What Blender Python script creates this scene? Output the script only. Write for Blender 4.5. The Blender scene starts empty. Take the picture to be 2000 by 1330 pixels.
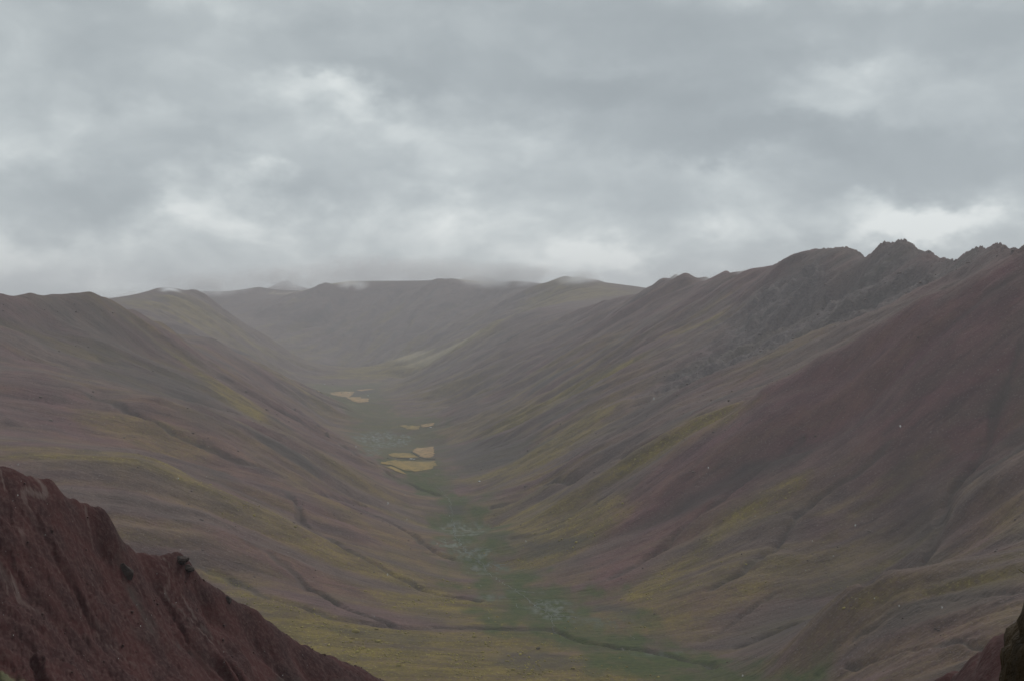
import bpy, bmesh, math, random
import numpy as np
from mathutils import Vector, Matrix

sc = bpy.context.scene
COL = sc.collection
rng = np.random.default_rng(7)
random.seed(7)

# ---------------------------------------------------------------- camera
F, CX, CY, HORIZON = 2414.0, 1000.0, 665.0, 600.0        # photograph pixels
PITCH = math.atan((CY - HORIZON) / F)
cam_d = bpy.data.cameras.new('camera')
cam_d.sensor_width = 36.0
cam_d.lens = F / 2000.0 * 36.0
cam_d.clip_start = 0.05
cam_d.clip_end = 90000.0
cam = bpy.data.objects.new('camera', cam_d)
COL.objects.link(cam)
cam.location = (0, 0, 0)
cam.rotation_euler = (math.pi / 2 - PITCH, 0, 0)
sc.camera = cam
cp, sp = math.cos(PITCH), math.sin(PITCH)


def ray(px, py):
    """direction of a photograph pixel, scaled so that its forward part is 1"""
    u, v = (px - CX) / F, (CY - py) / F
    f = cp + v * sp
    return u / f, (v * cp - sp) / f


def at(px, py, D):
    u, v = ray(px, py)
    return (u * D, D, v * D)


# ---------------------------------------------------------------- sky
SUN_EL, SUN_AZ, SUN_E = 41.0, 28.0, 1.5        # azimuth from straight ahead, to the right positive
world = bpy.data.worlds.new('World')
sc.world = world
world.use_nodes = True
world.cycles.sampling_method = 'MANUAL'
world.cycles.sample_map_resolution = 256
wt = world.node_tree
wt.nodes.clear()
WN = wt.nodes.new


def wl(a, b):
    wt.links.new(a, b)


def wmath(op, a, b=None, c=None, clamp=False):
    n = WN('ShaderNodeMath')
    n.operation = op
    n.use_clamp = clamp
    for i, v in enumerate((a, b, c)):
        if v is None:
            continue
        if isinstance(v, (int, float)):
            n.inputs[i].default_value = v
        else:
            wl(v, n.inputs[i])
    return n.outputs[0]


def build_sky():
    tc = WN('ShaderNodeTexCoord')
    d = tc.outputs['Generated']
    # clouds are wider than high
    m = WN('ShaderNodeMapping')
    m.inputs['Scale'].default_value = (1.0, 1.0, 1.7)
    wl(d, m.inputs['Vector'])
    # wobble
    wn = WN('ShaderNodeTexNoise')
    wn.inputs['Scale'].default_value = 6.0
    wn.inputs['Detail'].default_value = 3.0
    wl(m.outputs[0], wn.inputs['Vector'])
    wv = WN('ShaderNodeVectorMath'); wv.operation = 'MULTIPLY_ADD'
    wl(wn.outputs['Color'], wv.inputs[0])
    wv.inputs[1].default_value = (0.16, 0.16, 0.16)
    wl(m.outputs[0], wv.inputs[2])
    big = WN('ShaderNodeTexNoise')
    big.inputs['Scale'].default_value = 5.2
    big.inputs['Detail'].default_value = 5.0
    big.inputs['Roughness'].default_value = 0.5
    wl(wv.outputs[0], big.inputs['Vector'])
    fine = WN('ShaderNodeTexNoise')
    fine.inputs['Scale'].default_value = 12.0
    fine.inputs['Detail'].default_value = 6.0
    fine.inputs['Roughness'].default_value = 0.52
    wl(wv.outputs[0], fine.inputs['Vector'])
    # thin and thick parts of the cloud deck, in the directions where they hang
    spots = SPOTS
    # wobble of the spots' outlines
    wv2 = WN('ShaderNodeVectorMath'); wv2.operation = 'MULTIPLY_ADD'
    wn2 = WN('ShaderNodeTexNoise')
    wn2.inputs['Scale'].default_value = 14.0
    wn2.inputs['Detail'].default_value = 4.0
    wn2.inputs['Roughness'].default_value = 0.6
    wl(m.outputs[0], wn2.inputs['Vector'])
    wl(wn2.outputs['Color'], wv2.inputs[0])
    wv2.inputs[1].default_value = (0.12, 0.12, 0.085)
    wl(d, wv2.inputs[2])
    wob = WN('ShaderNodeVectorMath'); wob.operation = 'SUBTRACT'
    wl(wv2.outputs[0], wob.inputs[0])
    wob.inputs[1].default_value = (0.06, 0.06, 0.0425)
    total = None
    for px, py, rx, ry, a in spots:
        u, v = ray(px, py)
        c = Vector((u, 1, v)).normalized()
        s = WN('ShaderNodeVectorMath'); s.operation = 'SUBTRACT'
        wl(wob.outputs[0], s.inputs[0]); s.inputs[1].default_value = c
        k = WN('ShaderNodeVectorMath'); k.operation = 'MULTIPLY'
        wl(s.outputs[0], k.inputs[0])
        k.inputs[1].default_value = (F / rx, F / rx, F / ry)
        ln = WN('ShaderNodeVectorMath'); ln.operation = 'LENGTH'
        wl(k.outputs[0], ln.inputs[0])
        mr = WN('ShaderNodeMapRange'); mr.interpolation_type = 'SMOOTHERSTEP'
        wl(ln.outputs['Value'], mr.inputs['Value'])
        mr.inputs['From Min'].default_value = 0.0
        mr.inputs['From Max'].default_value = 1.7
        mr.inputs['To Min'].default_value = a
        mr.inputs['To Max'].default_value = 0.0
        total = mr.outputs[0] if total is None else wmath('ADD', total, mr.outputs[0])
    # thickness value: 0 thick and dark, 1 thin and bright
    b = wmath('MULTIPLY_ADD', big.outputs['Fac'], 0.75, -0.375)
    f = wmath('MULTIPLY_ADD', fine.outputs['Fac'], 0.80, -0.40)
    # the thin places show more of the fine structure
    g = wmath('MULTIPLY_ADD', total, 0.9, 0.75)
    f = wmath('MULTIPLY', f, wmath('MAXIMUM', g, 0.35))
    val = wmath('ADD', wmath('ADD', b, f), wmath('MULTIPLY_ADD', total, 0.43, 0.49))
    rp = WN('ShaderNodeValToRGB')
    cr = rp.color_ramp
    cr.interpolation = 'B_SPLINE'
    while len(cr.elements) < 5:
        cr.elements.new(0.5)
    for e, (p, c) in zip(cr.elements, [(0.0, (0.330, 0.368, 0.380)), (0.3, (0.408, 0.452, 0.464)), (0.5, (0.492, 0.538, 0.546)),
                                       (0.72, (0.63, 0.68, 0.678)), (1.0, (0.93, 0.965, 0.94))]):
        e.position = p
        e.color = (*c, 1)
    wl(val, rp.inputs['Fac'])
    # below the horizon: far ground in the murk
    sep = WN('ShaderNodeSeparateXYZ')
    wl(d, sep.inputs[0])
    mr = WN('ShaderNodeMapRange')
    wl(sep.outputs['Z'], mr.inputs['Value'])
    mr.inputs['From Min'].default_value = -0.06
    mr.inputs['From Max'].default_value = -0.01
    gm = WN('ShaderNodeMixRGB')
    wl(mr.outputs[0], gm.inputs['Fac'])
    gm.inputs['Color1'].default_value = (0.10, 0.10, 0.10, 1)
    wl(rp.outputs['Color'], gm.inputs['Color2'])
    sky = WN('ShaderNodeTexSky')
    sky.sky_type = 'NISHITA'
    sky.sun_disc = False
    sky.sun_elevation = math.radians(SUN_EL)
    sky.sun_rotation = math.radians(SUN_AZ)
    sky.altitude = 4500
    b1 = WN('ShaderNodeBackground'); b1.inputs['Strength'].default_value = 0.08
    wl(sky.outputs[0], b1.inputs['Color'])
    b2 = WN('ShaderNodeBackground'); b2.inputs['Strength'].default_value = 1.0
    wl(gm.outputs[0], b2.inputs['Color'])
    mx = WN('ShaderNodeMixShader'); mx.inputs[0].default_value = 0.93
    wl(b1.outputs[0], mx.inputs[1]); wl(b2.outputs[0], mx.inputs[2])
    out = WN('ShaderNodeOutputWorld')
    wl(mx.outputs[0], out.inputs['Surface'])


SPOTS = [  # px, py, rx, ry, thin(+) or thick(-)
    (470, 330, 80, 45, 0.75), (430, 400, 110, 45, 0.65), (330, 370, 60, 50, 0.45), (620, 190, 110, 45, 0.5),
    (760, 240, 120, 60, 0.45), (930, 290, 140, 45, 0.4), (1780, 435, 130, 45, 1.1), (1620, 460, 120, 50, 0.6),
    (1160, 505, 110, 40, 0.8), (1450, 400, 110, 70, 0.45), (1610, 190, 90, 60, 0.35), (60, 260, 130, 90, 0.3),
    (880, 390, 220, 80, 0.3), (1960, 440, 60, 40, 0.4), (600, 480, 560, 90, 0.35), (1500, 460, 420, 55, 0.35),
    (300, 490, 400, 70, 0.35), (100, 535, 220, 55, 0.4), (850, 450, 330, 70, 0.35),
    (1250, 185, 260, 55, -0.75), (1480, 275, 290, 38, -0.65), (900, 140, 260, 45, -0.5), (1880, 320, 240, 60, -0.5),
    (110, 400, 160, 75, -0.5), (330, 190, 190, 45, -0.4), (1700, 70, 380, 60, -0.5), (1200, 50, 420, 50, -0.35),
    (450, 80, 400, 60, -0.35), (1290, 420, 90, 80, -0.35), (600, 410, 80, 55, -0.35), (1320, 500, 60, 40, -0.3)]
build_sky()

sun_d = bpy.data.lights.new('sun', 'SUN')
sun_d.energy = SUN_E
sun_d.angle = math.radians(13)
sun_d.color = (1.0, 0.96, 0.90)
sun = bpy.data.objects.new('sun', sun_d)
COL.objects.link(sun)
el, az = math.radians(SUN_EL), math.radians(SUN_AZ)
sd = Vector((math.sin(az) * math.cos(el), math.cos(az) * math.cos(el), math.sin(el)))
sun.rotation_euler = (-sd).to_track_quat('-Z', 'Y').to_euler()
sun.location = (0, 0, 900)

sc.view_settings.view_transform = 'Standard'
sc.view_settings.look = 'None'
sc.view_settings.exposure = 0.0
sc.view_settings.gamma = 1.0
sc.view_settings.use_curve_mapping = False
sc.render.engine = 'CYCLES'
cy = sc.cycles
cy.use_denoising = True
cy.denoising_input_passes = 'RGB_ALBEDO_NORMAL'
cy.denoising_prefilter = 'ACCURATE'
cy.use_adaptive_sampling = False
cy.max_bounces = 4
cy.diffuse_bounces = 2
cy.glossy_bounces = 2
cy.volume_bounces = 2
cy.transparent_max_bounces = 8
cy.volume_max_steps = 256


# ---------------------------------------------------------------- numpy tools
_P = np.random.default_rng(3).permutation(4096).astype(np.int64)
_G = np.random.default_rng(4).uniform(0, 2 * np.pi, 4096)
_GX, _GY = np.cos(_G), np.sin(_G)


def perlin(x, y, seed=0):
    xi, yi = np.floor(x).astype(np.int64), np.floor(y).astype(np.int64)
    xf, yf = x - xi, y - yi
    u = xf * xf * xf * (xf * (xf * 6 - 15) + 10)
    v = yf * yf * yf * (yf * (yf * 6 - 15) + 10)

    def g(ix, iy, fx, fy):
        h = _P[(_P[(ix + seed * 131) & 4095] + iy) & 4095]
        return _GX[h] * fx + _GY[h] * fy
    a = g(xi, yi, xf, yf); b = g(xi + 1, yi, xf - 1, yf)
    c = g(xi, yi + 1, xf, yf - 1); d = g(xi + 1, yi + 1, xf - 1, yf - 1)
    return ((a + u * (b - a)) * (1 - v) + (c + u * (d - c)) * v) * 1.5


def fbm(x, y, octs=4, seed=0, gain=0.5, lac=2.03):
    s, a = np.zeros_like(x), 1.0
    for o in range(octs):
        s += a * perlin(x, y, seed + o)
        x, y, a = x * lac + 3.7, y * lac - 1.3, a * gain
    return s


def sstep(a, b, x):
    t = np.clip((x - a) / (b - a), 0, 1)
    return t * t * (3 - 2 * t)


class Surf:
    """height over the plan from scattered heights (multiquadric)"""

    def __init__(self, pts, cfac, power=1.0):
        p = np.array(pts, float)
        self.o = p[:, :2].mean(0)
        self.s = 1000.0
        self.c = p[:, :2]
        self.r2 = (cfac * np.hypot(p[:, 0], p[:, 1]) + cfac * 20) ** 2
        n = len(p)
        A = np.zeros((n + 3, n + 3))
        A[:n, :n] = self.k(p[:, 0], p[:, 1])
        A[:n, :n] += -1e-6 * np.eye(n)
        Q = np.c_[np.ones(n), (p[:, :2] - self.o) / self.s]
        A[:n, n:] = Q
        A[n:, :n] = Q.T
        self.w = np.linalg.solve(A, np.r_[p[:, 2], 0, 0, 0])

    def k(self, x, y):
        return np.sqrt((x[:, None] - self.c[None, :, 0]) ** 2 + (y[:, None] - self.c[None, :, 1]) ** 2 + self.r2[None]) / 1000.0

    def __call__(self, x, y):
        sh = np.shape(x)
        x, y = np.ravel(x).astype(float), np.ravel(y).astype(float)
        out = np.empty(len(x))
        n = len(self.c)
        for i in range(0, len(x), 20000):
            s = slice(i, i + 20000)
            out[s] = self.k(x[s], y[s]) @ self.w[:n] + self.w[n] + (np.c_[x[s], y[s]] - self.o) / self.s @ self.w[n + 1:]
        return out.reshape(sh)


def thin(P, dmin=0.012):
    """drop points that nearly coincide"""
    out = []
    for p in P:
        if all(math.hypot(p[0] - q[0], p[1] - q[1]) > dmin * math.hypot(p[0], p[1]) for q in out):
            out.append(p)
    return out


# ---------------------------------------------------------------- the valley: heights read along crests, gullies and the floor
V = []


def line(*pts, n=0):
    """px, py, metres ahead"""
    for i, p in enumerate(pts):
        V.append(at(*p))
        if n and i + 1 < len(pts):
            q = pts[i + 1]
            a, b = np.array(at(*p)), np.array(at(*q))
            for k in range(1, n + 1):
                V.append(tuple(a + (b - a) * k / (n + 1)))


def plan(*pts):
    for p in pts:
        V.append(p)


# valley floor (left edge, middle, right edge)
FLOOR = [(1290, 1150, 1290, 1400, 1740), (1228, 1000, 1100, 1250, 1925), (1175, 930, 1020, 1150, 2125), (1110, 895, 945, 1010, 2430),
         (1030, 850, 900, 960, 2990), (970, 862, 890, 930, 3530), (905, 760, 810, 850, 4450), (870, 715, 790, 855, 5060),
         (820, 690, 770, 860, 6330), (780, 640, 690, 745, 7880), (747, 612, 670, 738, 10000)]
for py, l, m, r, D in FLOOR:
    line((l, py, D), (m, py + 1, D), (r, py, D))
line((1150, 1330, 1640), (1000, 1330, 1650), (800, 1322, 1640), (600, 1260, 1760), (500, 1200, 1860), (420, 1133, 2010), (560, 1165, 1960),
     (740, 1218, 1900), (300, 1120, 2010))
# right wall crest, far to near
n_before = len(V)
line((1265, 561, 6600), (1290, 545, 6400), (1320, 536, 6200), (1350, 544, 6000), (1380, 542, 5700), (1420, 529, 5400), (1445, 532, 5200),
     (1470, 527, 5000), (1500, 528, 4850), (1515, 520, 4730), (1530, 512, 4620), (1560, 500, 4480), (1595, 489, 4340), (1605, 491.5, 4310), (1620, 488.5, 4260),
     (1640, 487.5, 4200), (1657, 486, 4140), (1666, 490, 4110), (1675, 491, 4080), (1682, 499, 4050), (1696, 507, 4000), (1706, 500, 3950), (1715, 493, 3910), (1723, 481, 3880),
     (1730, 473, 3850), (1738, 476, 3830), (1750, 475, 3800), (1760, 470, 3780), (1772, 470.5, 3760), (1780, 476, 3730), (1784, 483, 3710), (1795, 488.5, 3670), (1810, 490, 3610),
     (1822, 497, 3560), (1845, 506, 3480), (1860, 507, 3420), (1890, 496, 3270), (1900, 490, 3220), (1915, 482, 3150), (1927, 488, 3090), (1940, 485, 3030), (1952, 477, 2970),
     (1963, 482, 2920), (1978, 485, 2850), (2080, 470, 2650),
     (2250, 420, 2500), (2600, 350, 2200))
# behind the crest the ground falls away
RCREST = list(V[-(len(V) - n_before):])
for p in RCREST:
    if p[1] < 3750:
        plan((p[0] - 75, p[1] - 25, p[2] - 50), (p[0] - 150, p[1] - 45, p[2] - 98))
    if p[1] < 6300:
        plan((p[0] + 45, p[1] + 14, p[2] - 40))
# behind the crest
plan((1500, 6600, -60), (1400, 5600, 0), (1500, 4800, 0), (1600, 4200, 20), (1700, 3600, 40), (1800, 3000, 80), (2600, 4500, -300),
     (3000, 7000, -300), (2600, 2500, -100), (3500, 9500, -200), (4500, 6000, -100))
# big red spur
n_before = len(V)
line((2060, 440, 2350), (2000, 479, 2350), (1950, 509, 2370), (1900, 533, 2390), (1860, 556, 2400), (1800, 573, 2420), (1760, 600, 2440),
     (1700, 635, 2470), (1600, 690, 2510), (1500, 747, 2540), (1350, 850, 2570), (1200, 962, 2570), (1080, 1050, 2500))
SCREST = list(V[n_before:])
for p in V[-13:]:
    if p[0] > 500:
        plan((p[0] + 25, p[1] + 75, p[2] - 40), (p[0] + 50, p[1] + 190, p[2] - 85))
# rock face and scree behind it
line((1860, 530, 3300), (1800, 547, 3300), (1700, 602, 3350), (1600, 660, 3250), (1450, 732, 3180), (1300, 802, 3130), (1150, 882, 3130), (1000, 962, 3150))
line((1800, 590, 2800), (1660, 665, 2850), (1450, 770, 2850), (1250, 885, 2850), (1080, 985, 2850))
line((1650, 580, 3850), (1500, 640, 3900), (1350, 715, 3800), (1200, 790, 3750), (1050, 865, 3750), (950, 920, 3800))
line((1450, 585, 4500), (1400, 622, 4400), (1200, 732, 4300), (1050, 822, 4200), (930, 887, 4250))
line((1380, 580, 5250), (1300, 622, 5200), (1100, 717, 5200), (950, 802, 5200))
line((1280, 590, 6300), (1200, 632, 6400), (1000, 722, 6500), (880, 788, 6500))
line((1240, 577, 6900), (1180, 592, 7000), (1100, 642, 7000), (1000, 662, 7200), (900, 726, 7300), (790, 772, 7500))
# green hill and pale spur on the far right
n_before = len(V)
line((1040, 560, 10600), (1102, 540, 10000), (1130, 541, 9800), (1165, 553, 9500), (1210, 557, 9300), (1257, 566, 9000), (1300, 580, 8600))
GCREST = list(V[n_before:])
line((1165, 560, 10000), (1210, 568, 10000), (1257, 580, 10000), (1300, 585, 10000), (1230, 580, 10800), (1160, 575, 11000))
line((1050, 592, 9600), (1150, 582, 8700), (1007, 616, 8500), (937, 651, 8600), (850, 686, 8900), (752, 708, 9500))
line((1100, 605, 8100), (1000, 640, 8000), (900, 690, 8200), (800, 735, 8700))
line((950, 605, 10300), (850, 650, 10300), (780, 690, 10300))
# far wall
n_before = len(V)
line((1000, 549, 11800), (955, 550, 12400), (920, 549, 12500), (885, 545, 12500), (845, 550, 12500), (801, 555, 12600), (759, 552, 12700), (710, 555, 12800),
     (682, 550, 12900), (640, 556, 13000), (590, 568, 13200), (531, 575, 13400), (507, 561, 13500), (440, 571, 13500), (380, 569, 13600))
FCREST = list(V[n_before:])
line((700, 620, 11900), (700, 680, 11200), (600, 650, 11700), (580, 690, 11200), (850, 600, 11600), (800, 650, 11100), (950, 600, 11200), (640, 725, 10700),
     (500, 620, 12300), (620, 600, 12300), (780, 600, 12000))
# beyond: the next range
for px, py, D in [(200, 590, 18000), (400, 580, 17500), (500, 575, 17500), (560, 547, 17500), (620, 576, 17500), (680, 572, 17500), (740, 549, 17500),
                  (800, 562, 17500), (870, 560, 17500), (930, 537, 17500), (1000, 556, 17500), (1100, 575, 17500), (1400, 575, 17500)]:
    line((px, py, D))
plan((-3200, 15200, 30), (-1800, 15200, 30), (-600, 15000, 60), (800, 14000, 0), (2500, 13000, -100), (-3000, 21000, 0), (0, 21000, 0), (3500, 20000, 0))
# left far hill
n_before = len(V)
line((345, 564, 9000), (308, 563, 9000), (270, 576, 8600), (235, 590, 8200), (150, 600, 8000), (437, 615, 9100), (500, 650, 9400), (560, 692, 9700),
     (350, 600, 8600), (300, 596, 8300), (400, 640, 8300), (480, 685, 8300), (560, 735, 8600))
BCREST = list(V[n_before:])
line((330, 562.5, 9000), (290, 569, 8800), (370, 571, 9300), (400, 582, 9200), (205, 594, 8800), (235, 589, 8900), (262, 581, 8950), (150, 606, 8900), (205, 596, 9600), (262, 588, 9800), (100, 606, 8400))
plan((-2900, 10800, -80), (-3900, 9500, 0), (-3500, 12500, -20))
# hill on the left, its crest running away from the camera
n_before = len(V)
line((-250, 570, 3500), (-100, 576, 3600), (0, 573, 3700), (60, 572, 3800), (100, 575, 3900), (140, 573, 3950), (178, 570, 4000), (205, 581, 4100),
     (262, 605, 4400), (315, 629, 4700), (420, 662, 5600), (490, 696, 6200), (560, 741, 6800), (612, 776, 7300))
LCREST = list(V[n_before:])
for p in LCREST[:7]:
    plan((p[0] - 40, p[1] + 90, p[2] - 30), (p[0] - 110, p[1] + 280, p[2] - 75), (p[0] - 200, p[1] + 600, p[2] - 130))
plan((-2300, 5200, -60), (-2500, 6500, -160), (-2300, 4400, 0), (-3500, 5000, -100), (-1900, 7400, -230))
line((100, 650, 3700), (0, 650, 3450), (200, 680, 3700), (290, 700, 3900), (100, 705, 3400), (300, 745, 3550))
line((350, 695, 4000), (430, 745, 3900), (520, 800, 3800), (600, 850, 3750))
line((400, 710, 4500), (500, 770, 4500), (600, 828, 4550), (560, 800, 5200), (640, 832, 5400))
line((430, 790, 3550), (520, 846, 3450), (650, 915, 3500), (250, 764, 3280), (370, 805, 3250), (760, 945, 3600))
# spur below it
line((-150, 715, 3000), (0, 724, 3000), (87, 728, 3000), (161, 754, 2950), (200, 774, 2930), (315, 777, 2950), (385, 795, 2980), (470, 830, 3000),
     (600, 892, 3080), (750, 952, 3230))
line((0, 835, 2650), (150, 860, 2620), (300, 880, 2650), (450, 920, 2700), (600, 960, 2750), (760, 1020, 2800))
# near left shoulder
line((-150, 860, 2350), (0, 869, 2350), (100, 873, 2350), (245, 886, 2350), (350, 926, 2350), (470, 976, 2350), (600, 1032, 2330), (750, 1102, 2290),
     (860, 1150, 2220))
line((100, 1000, 2080), (300, 1005, 2140), (420, 1062, 2090), (300, 1085, 2030), (600, 1150, 2060), (780, 1185, 2050), (100, 940, 2200))
# ravine on the right, spurs beside it
line((1900, 700, 2200), (1800, 800, 2180), (1940, 820, 2100), (1600, 850, 2350), (1700, 800, 2300), (1450, 950, 2330), (1300, 1050, 2300), (1170, 1120, 2230))
line((1700, 940, 2130), (1600, 1020, 2080), (1480, 1090, 2040), (1350, 1160, 2000), (1760, 900, 2120))
line((2060, 820, 1960), (1950, 900, 1950), (1850, 965, 1950), (1812, 1060, 1930), (1700, 1140, 1880), (1550, 1222, 1810), (1440, 1265, 1790))
line((2100, 820, 1850), (2000, 870, 1850), (1930, 922, 1850), (1875, 962, 1850), (1900, 1050, 1800), (2000, 1000, 1720), (2000, 1060, 1600))
line((2200, 1060, 1420), (2000, 1091, 1450), (1900, 1107, 1480), (1720, 1129, 1550), (1650, 1161, 1590), (1560, 1226, 1640), (1480, 1263, 1680), (1400, 1290, 1710))
line((1900, 1200, 1350), (1700, 1300, 1370), (1600, 1325, 1450), (1990, 1300, 1200), (1480, 1335, 1570), (2200, 1200, 1200))
# the camera's own mountain, seen only where the near slopes show it
plan((150, 1400, -492), (-100, 1400, -490), (-350, 1500, -480), (0, 1050, -440), (-500, 1250, -430), (-700, 1500, -420), (-900, 1700, -400), (400, 1000, -350), (600, 800, -260),
     (0, 800, -345), (-300, 800, -320), (300, 700, -270), (-600, 800, -250), (0, 500, -190), (-300, 450, -150), (250, 400, -140),
     (0, 250, -110), (-600, 300, -60), (500, 200, -60), (0, 0, -30), (0, -400, 40), (-900, 0, 0), (900, 0, 0), (0, -2000, 100),
     (-1200, 1000, -200), (1100, 900, -140), (-1600, 1700, -200), (1500, 1500, -60), (-3000, 0, 0), (3000, 0, 0), (-2500, 2500, -100),
     (0, -8000, 0), (-9000, 0, 0), (9000, 0, 0), (-9000, 9000, 0), (9000, 9000, -50), (-15000, 15000, 0), (15000, 15000, 0), (-12000, -12000, 0), (12000, -12000, 0))
valley = Surf(thin(V, 0.0022), 0.0018)


def hit(px, py, d0=1250.0, d1=20000.0):
    """where the ray of a pixel meets the valley's ground"""
    u, v = ray(px, py)
    D = np.exp(np.linspace(math.log(d0), math.log(d1), 700))
    g = valley(u * D, D)
    b = np.nonzero(v * D < g)[0]
    if len(b) == 0:
        i = int(np.argmin(v * D - g))
        return u * D[i], D[i]
    i = b[0]
    if i == 0:
        return u * D[0], D[0]
    a0, a1 = v * D[i - 1] - g[i - 1], v * D[i] - g[i]
    t = a0 / (a0 - a1)
    d = D[i - 1] + t * (D[i] - D[i - 1])
    return u * d, d


def hits(pp):
    return np.array([hit(*p) for p in pp])


def seg_dist(x, y, pts):
    """distance to a polyline and position along it"""
    sh = x.shape
    xf, yf = x.ravel(), y.ravel()
    best, pos = np.empty(xf.shape, np.float32), np.empty(xf.shape, np.float32)
    pts = np.asarray(pts, float)
    ox, oy = pts[0]
    for s in range(0, len(xf), 16384):
        X = (xf[s:s + 16384] - ox).astype(np.float32)
        Y = (yf[s:s + 16384] - oy).astype(np.float32)
        bb, pp = np.full(X.shape, 1e18, np.float32), np.zeros(X.shape, np.float32)
        L = 0.0
        for (ax, ay), (bx, by) in zip(pts[:-1] - pts[0], pts[1:] - pts[0]):
            dx, dy = bx - ax, by - ay
            l2 = dx * dx + dy * dy + 1e-9
            ex, ey = X - np.float32(ax), Y - np.float32(ay)
            t = np.clip(ex * np.float32(dx / l2) + ey * np.float32(dy / l2), 0, 1)
            ex -= t * np.float32(dx); ey -= t * np.float32(dy)
            dd = ex * ex + ey * ey
            m = dd < bb
            bb = np.where(m, dd, bb)
            pp = np.where(m, np.float32(L) + t * np.float32(math.sqrt(l2)), pp)
            L += math.sqrt(l2)
        best[s:s + 16384] = np.sqrt(bb)
        pos[s:s + 16384] = pp
    return best.reshape(sh).astype(float), pos.reshape(sh).astype(float)


def near(x, y, pts, pad):
    return np.nonzero((x > pts[:, 0].min() - pad) & (x < pts[:, 0].max() + pad) & (y > pts[:, 1].min() - pad) & (y < pts[:, 1].max() + pad))[0]


def inside(x, y, w):
    out = np.zeros(x.shape, bool)
    for s in range(0, len(x), 16384):
        X, Y = x[s:s + 16384], y[s:s + 16384]
        o = np.zeros(X.shape, bool)
        for (ax, ay), (bx, by) in zip(w, np.roll(w, -1, 0)):
            o ^= ((ay > Y) != (by > Y)) & (X < (bx - ax) * (Y - ay) / (by - ay + 1e-12) + ax)
        out[s:s + 16384] = o
    return out


def poly_mask(x, y, pp, soft, wob=None):
    """soft mask of a patch whose outline is given in photograph pixels and laid on the ground"""
    w = hits(pp)
    sh = x.shape
    x, y = x.ravel(), y.ravel()
    wob = None if wob is None else wob.ravel()
    out = np.zeros(x.shape)
    i = near(x, y, w, soft * 2)
    if len(i) == 0:
        return out.reshape(sh)
    X, Y = x[i], y[i]
    d, _ = seg_dist(X, Y, np.r_[w, w[:1]])
    s = np.where(inside(X, Y, w), d, -d)
    if wob is not None:
        s = s + wob[i] * soft
    out[i] = sstep(-soft, soft, s)
    return out.reshape(sh)


def stroke(x, y, pp, width, wob=None, wpts=None):
    w = hits(pp) if wpts is None else wpts
    out = np.zeros(x.shape)
    i = near(x, y, w, width * 2)
    if len(i) == 0:
        return out
    X, Y = x[i], y[i]
    d, _ = seg_dist(X + fbm(X / 130, Y / 130, 4, 61, gain=0.55) * 13, Y + fbm(X / 130, Y / 130, 4, 62, gain=0.55) * 13, w)
    d = d / np.clip(1 + 1.1 * fbm(X / 80, Y / 80, 3, 64), 0.3, 2)
    out[i] = 1 - sstep(width * 0.35, width, d)
    return out


# polar net round the camera: fine where the valley lies, coarse elsewhere
A_F = np.radians(np.arange(-26.5, 26.5, 0.054))
A_C = np.radians(np.concatenate([np.arange(27.5, 60, 2.0), np.arange(62, 300, 6.0), np.arange(301, 333.0, 2.0)]))
AZ = np.concatenate([A_F, A_C])
RR = np.concatenate([np.linspace(420, 1150, 20), np.exp(np.linspace(math.log(1190), math.log(13900), 820)), np.exp(np.linspace(math.log(14000), math.log(20500), 60))])
NA, NR = len(AZ), len(RR)
gx = np.sin(AZ)[None, :] * RR[:, None]
gy = np.cos(AZ)[None, :] * RR[:, None]
z0 = valley(gx, gy)
def blur(a, ka, kr, passes):
    for _ in range(passes):
        c = np.cumsum(np.pad(a, ((0, 0), (ka + 1, ka)), mode='edge'), axis=1)
        a = (c[:, 2 * ka + 1:] - c[:, :-(2 * ka + 1)]) / (2 * ka + 1)
        c = np.cumsum(np.pad(a, ((kr + 1, kr), (0, 0)), mode='edge'), axis=0)
        a = (c[2 * kr + 1:] - c[:-(2 * kr + 1)]) / (2 * kr + 1)
    return a


nf = len(A_F)
wb = 1 - sstep(1950, 2700, gy[:, :nf])
z0[:, :nf] = z0[:, :nf] * (1 - wb) + blur(z0[:, :nf], 11, 4, 3) * wb
floor_c = hits([(m, py) for py, l, m, r, D in FLOOR])
FLx = np.interp(gy, floor_c[:, 1], floor_c[:, 0])
FLz = np.interp(gy, [f[4] for f in FLOOR], [at(f[2], f[0], f[4])[2] for f in FLOOR])

dzr = np.gradient(z0, axis=0) / np.gradient(RR)[:, None]
dza = np.gradient(z0, axis=1) / (np.gradient(AZ)[None, :] * RR[:, None])
slope = np.hypot(dzr, np.clip(dza, -3, 3))
above = z0 - FLz
rough = sstep(0.12, 0.42, slope) * sstep(15, 110, above)
# gullies run straight down to the floor: noise that varies along the valley, slowly across it
side = np.sign(gx - FLx)
wx = fbm(gx / 900, gy / 900, 3, 11) * 150
t1 = gy + np.where(side > 0, 0.16, -0.05) * (gx - FLx) + wx * 0.55
t1 = np.where(gy > 10200, (0.83 * gx - 0.56 * gy) + wx * 0.8, t1)
s1 = np.where(gy > 10200, 0.56 * gx + 0.83 * gy, gx)
lam = np.clip(gy / 3000, 1.05, 1.8)
gul = np.zeros_like(gx)
for l, a, sd_ in ((260, 42, 21), (120, 21, 22), (58, 9.5, 23), (27, 4.0, 24)):
    n = np.abs(perlin(t1 / l / 1.0, s1 / (l * 5.5), sd_))
    gul += a * (np.sqrt(n * n + 0.003) - 0.3)
fw = sstep(10300, 11200, gy) * (1 - sstep(12900, 13600, gy))
gul += fw * 130 * (np.abs(perlin(t1 / 900 + 0.3, s1 / 4000, 27)) - 0.28)
iso = fbm(gx / 420, gy / 420, 3, 31) * 10 + fbm(gx / 70, gy / 70, 4, 35) * 2.2
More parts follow.
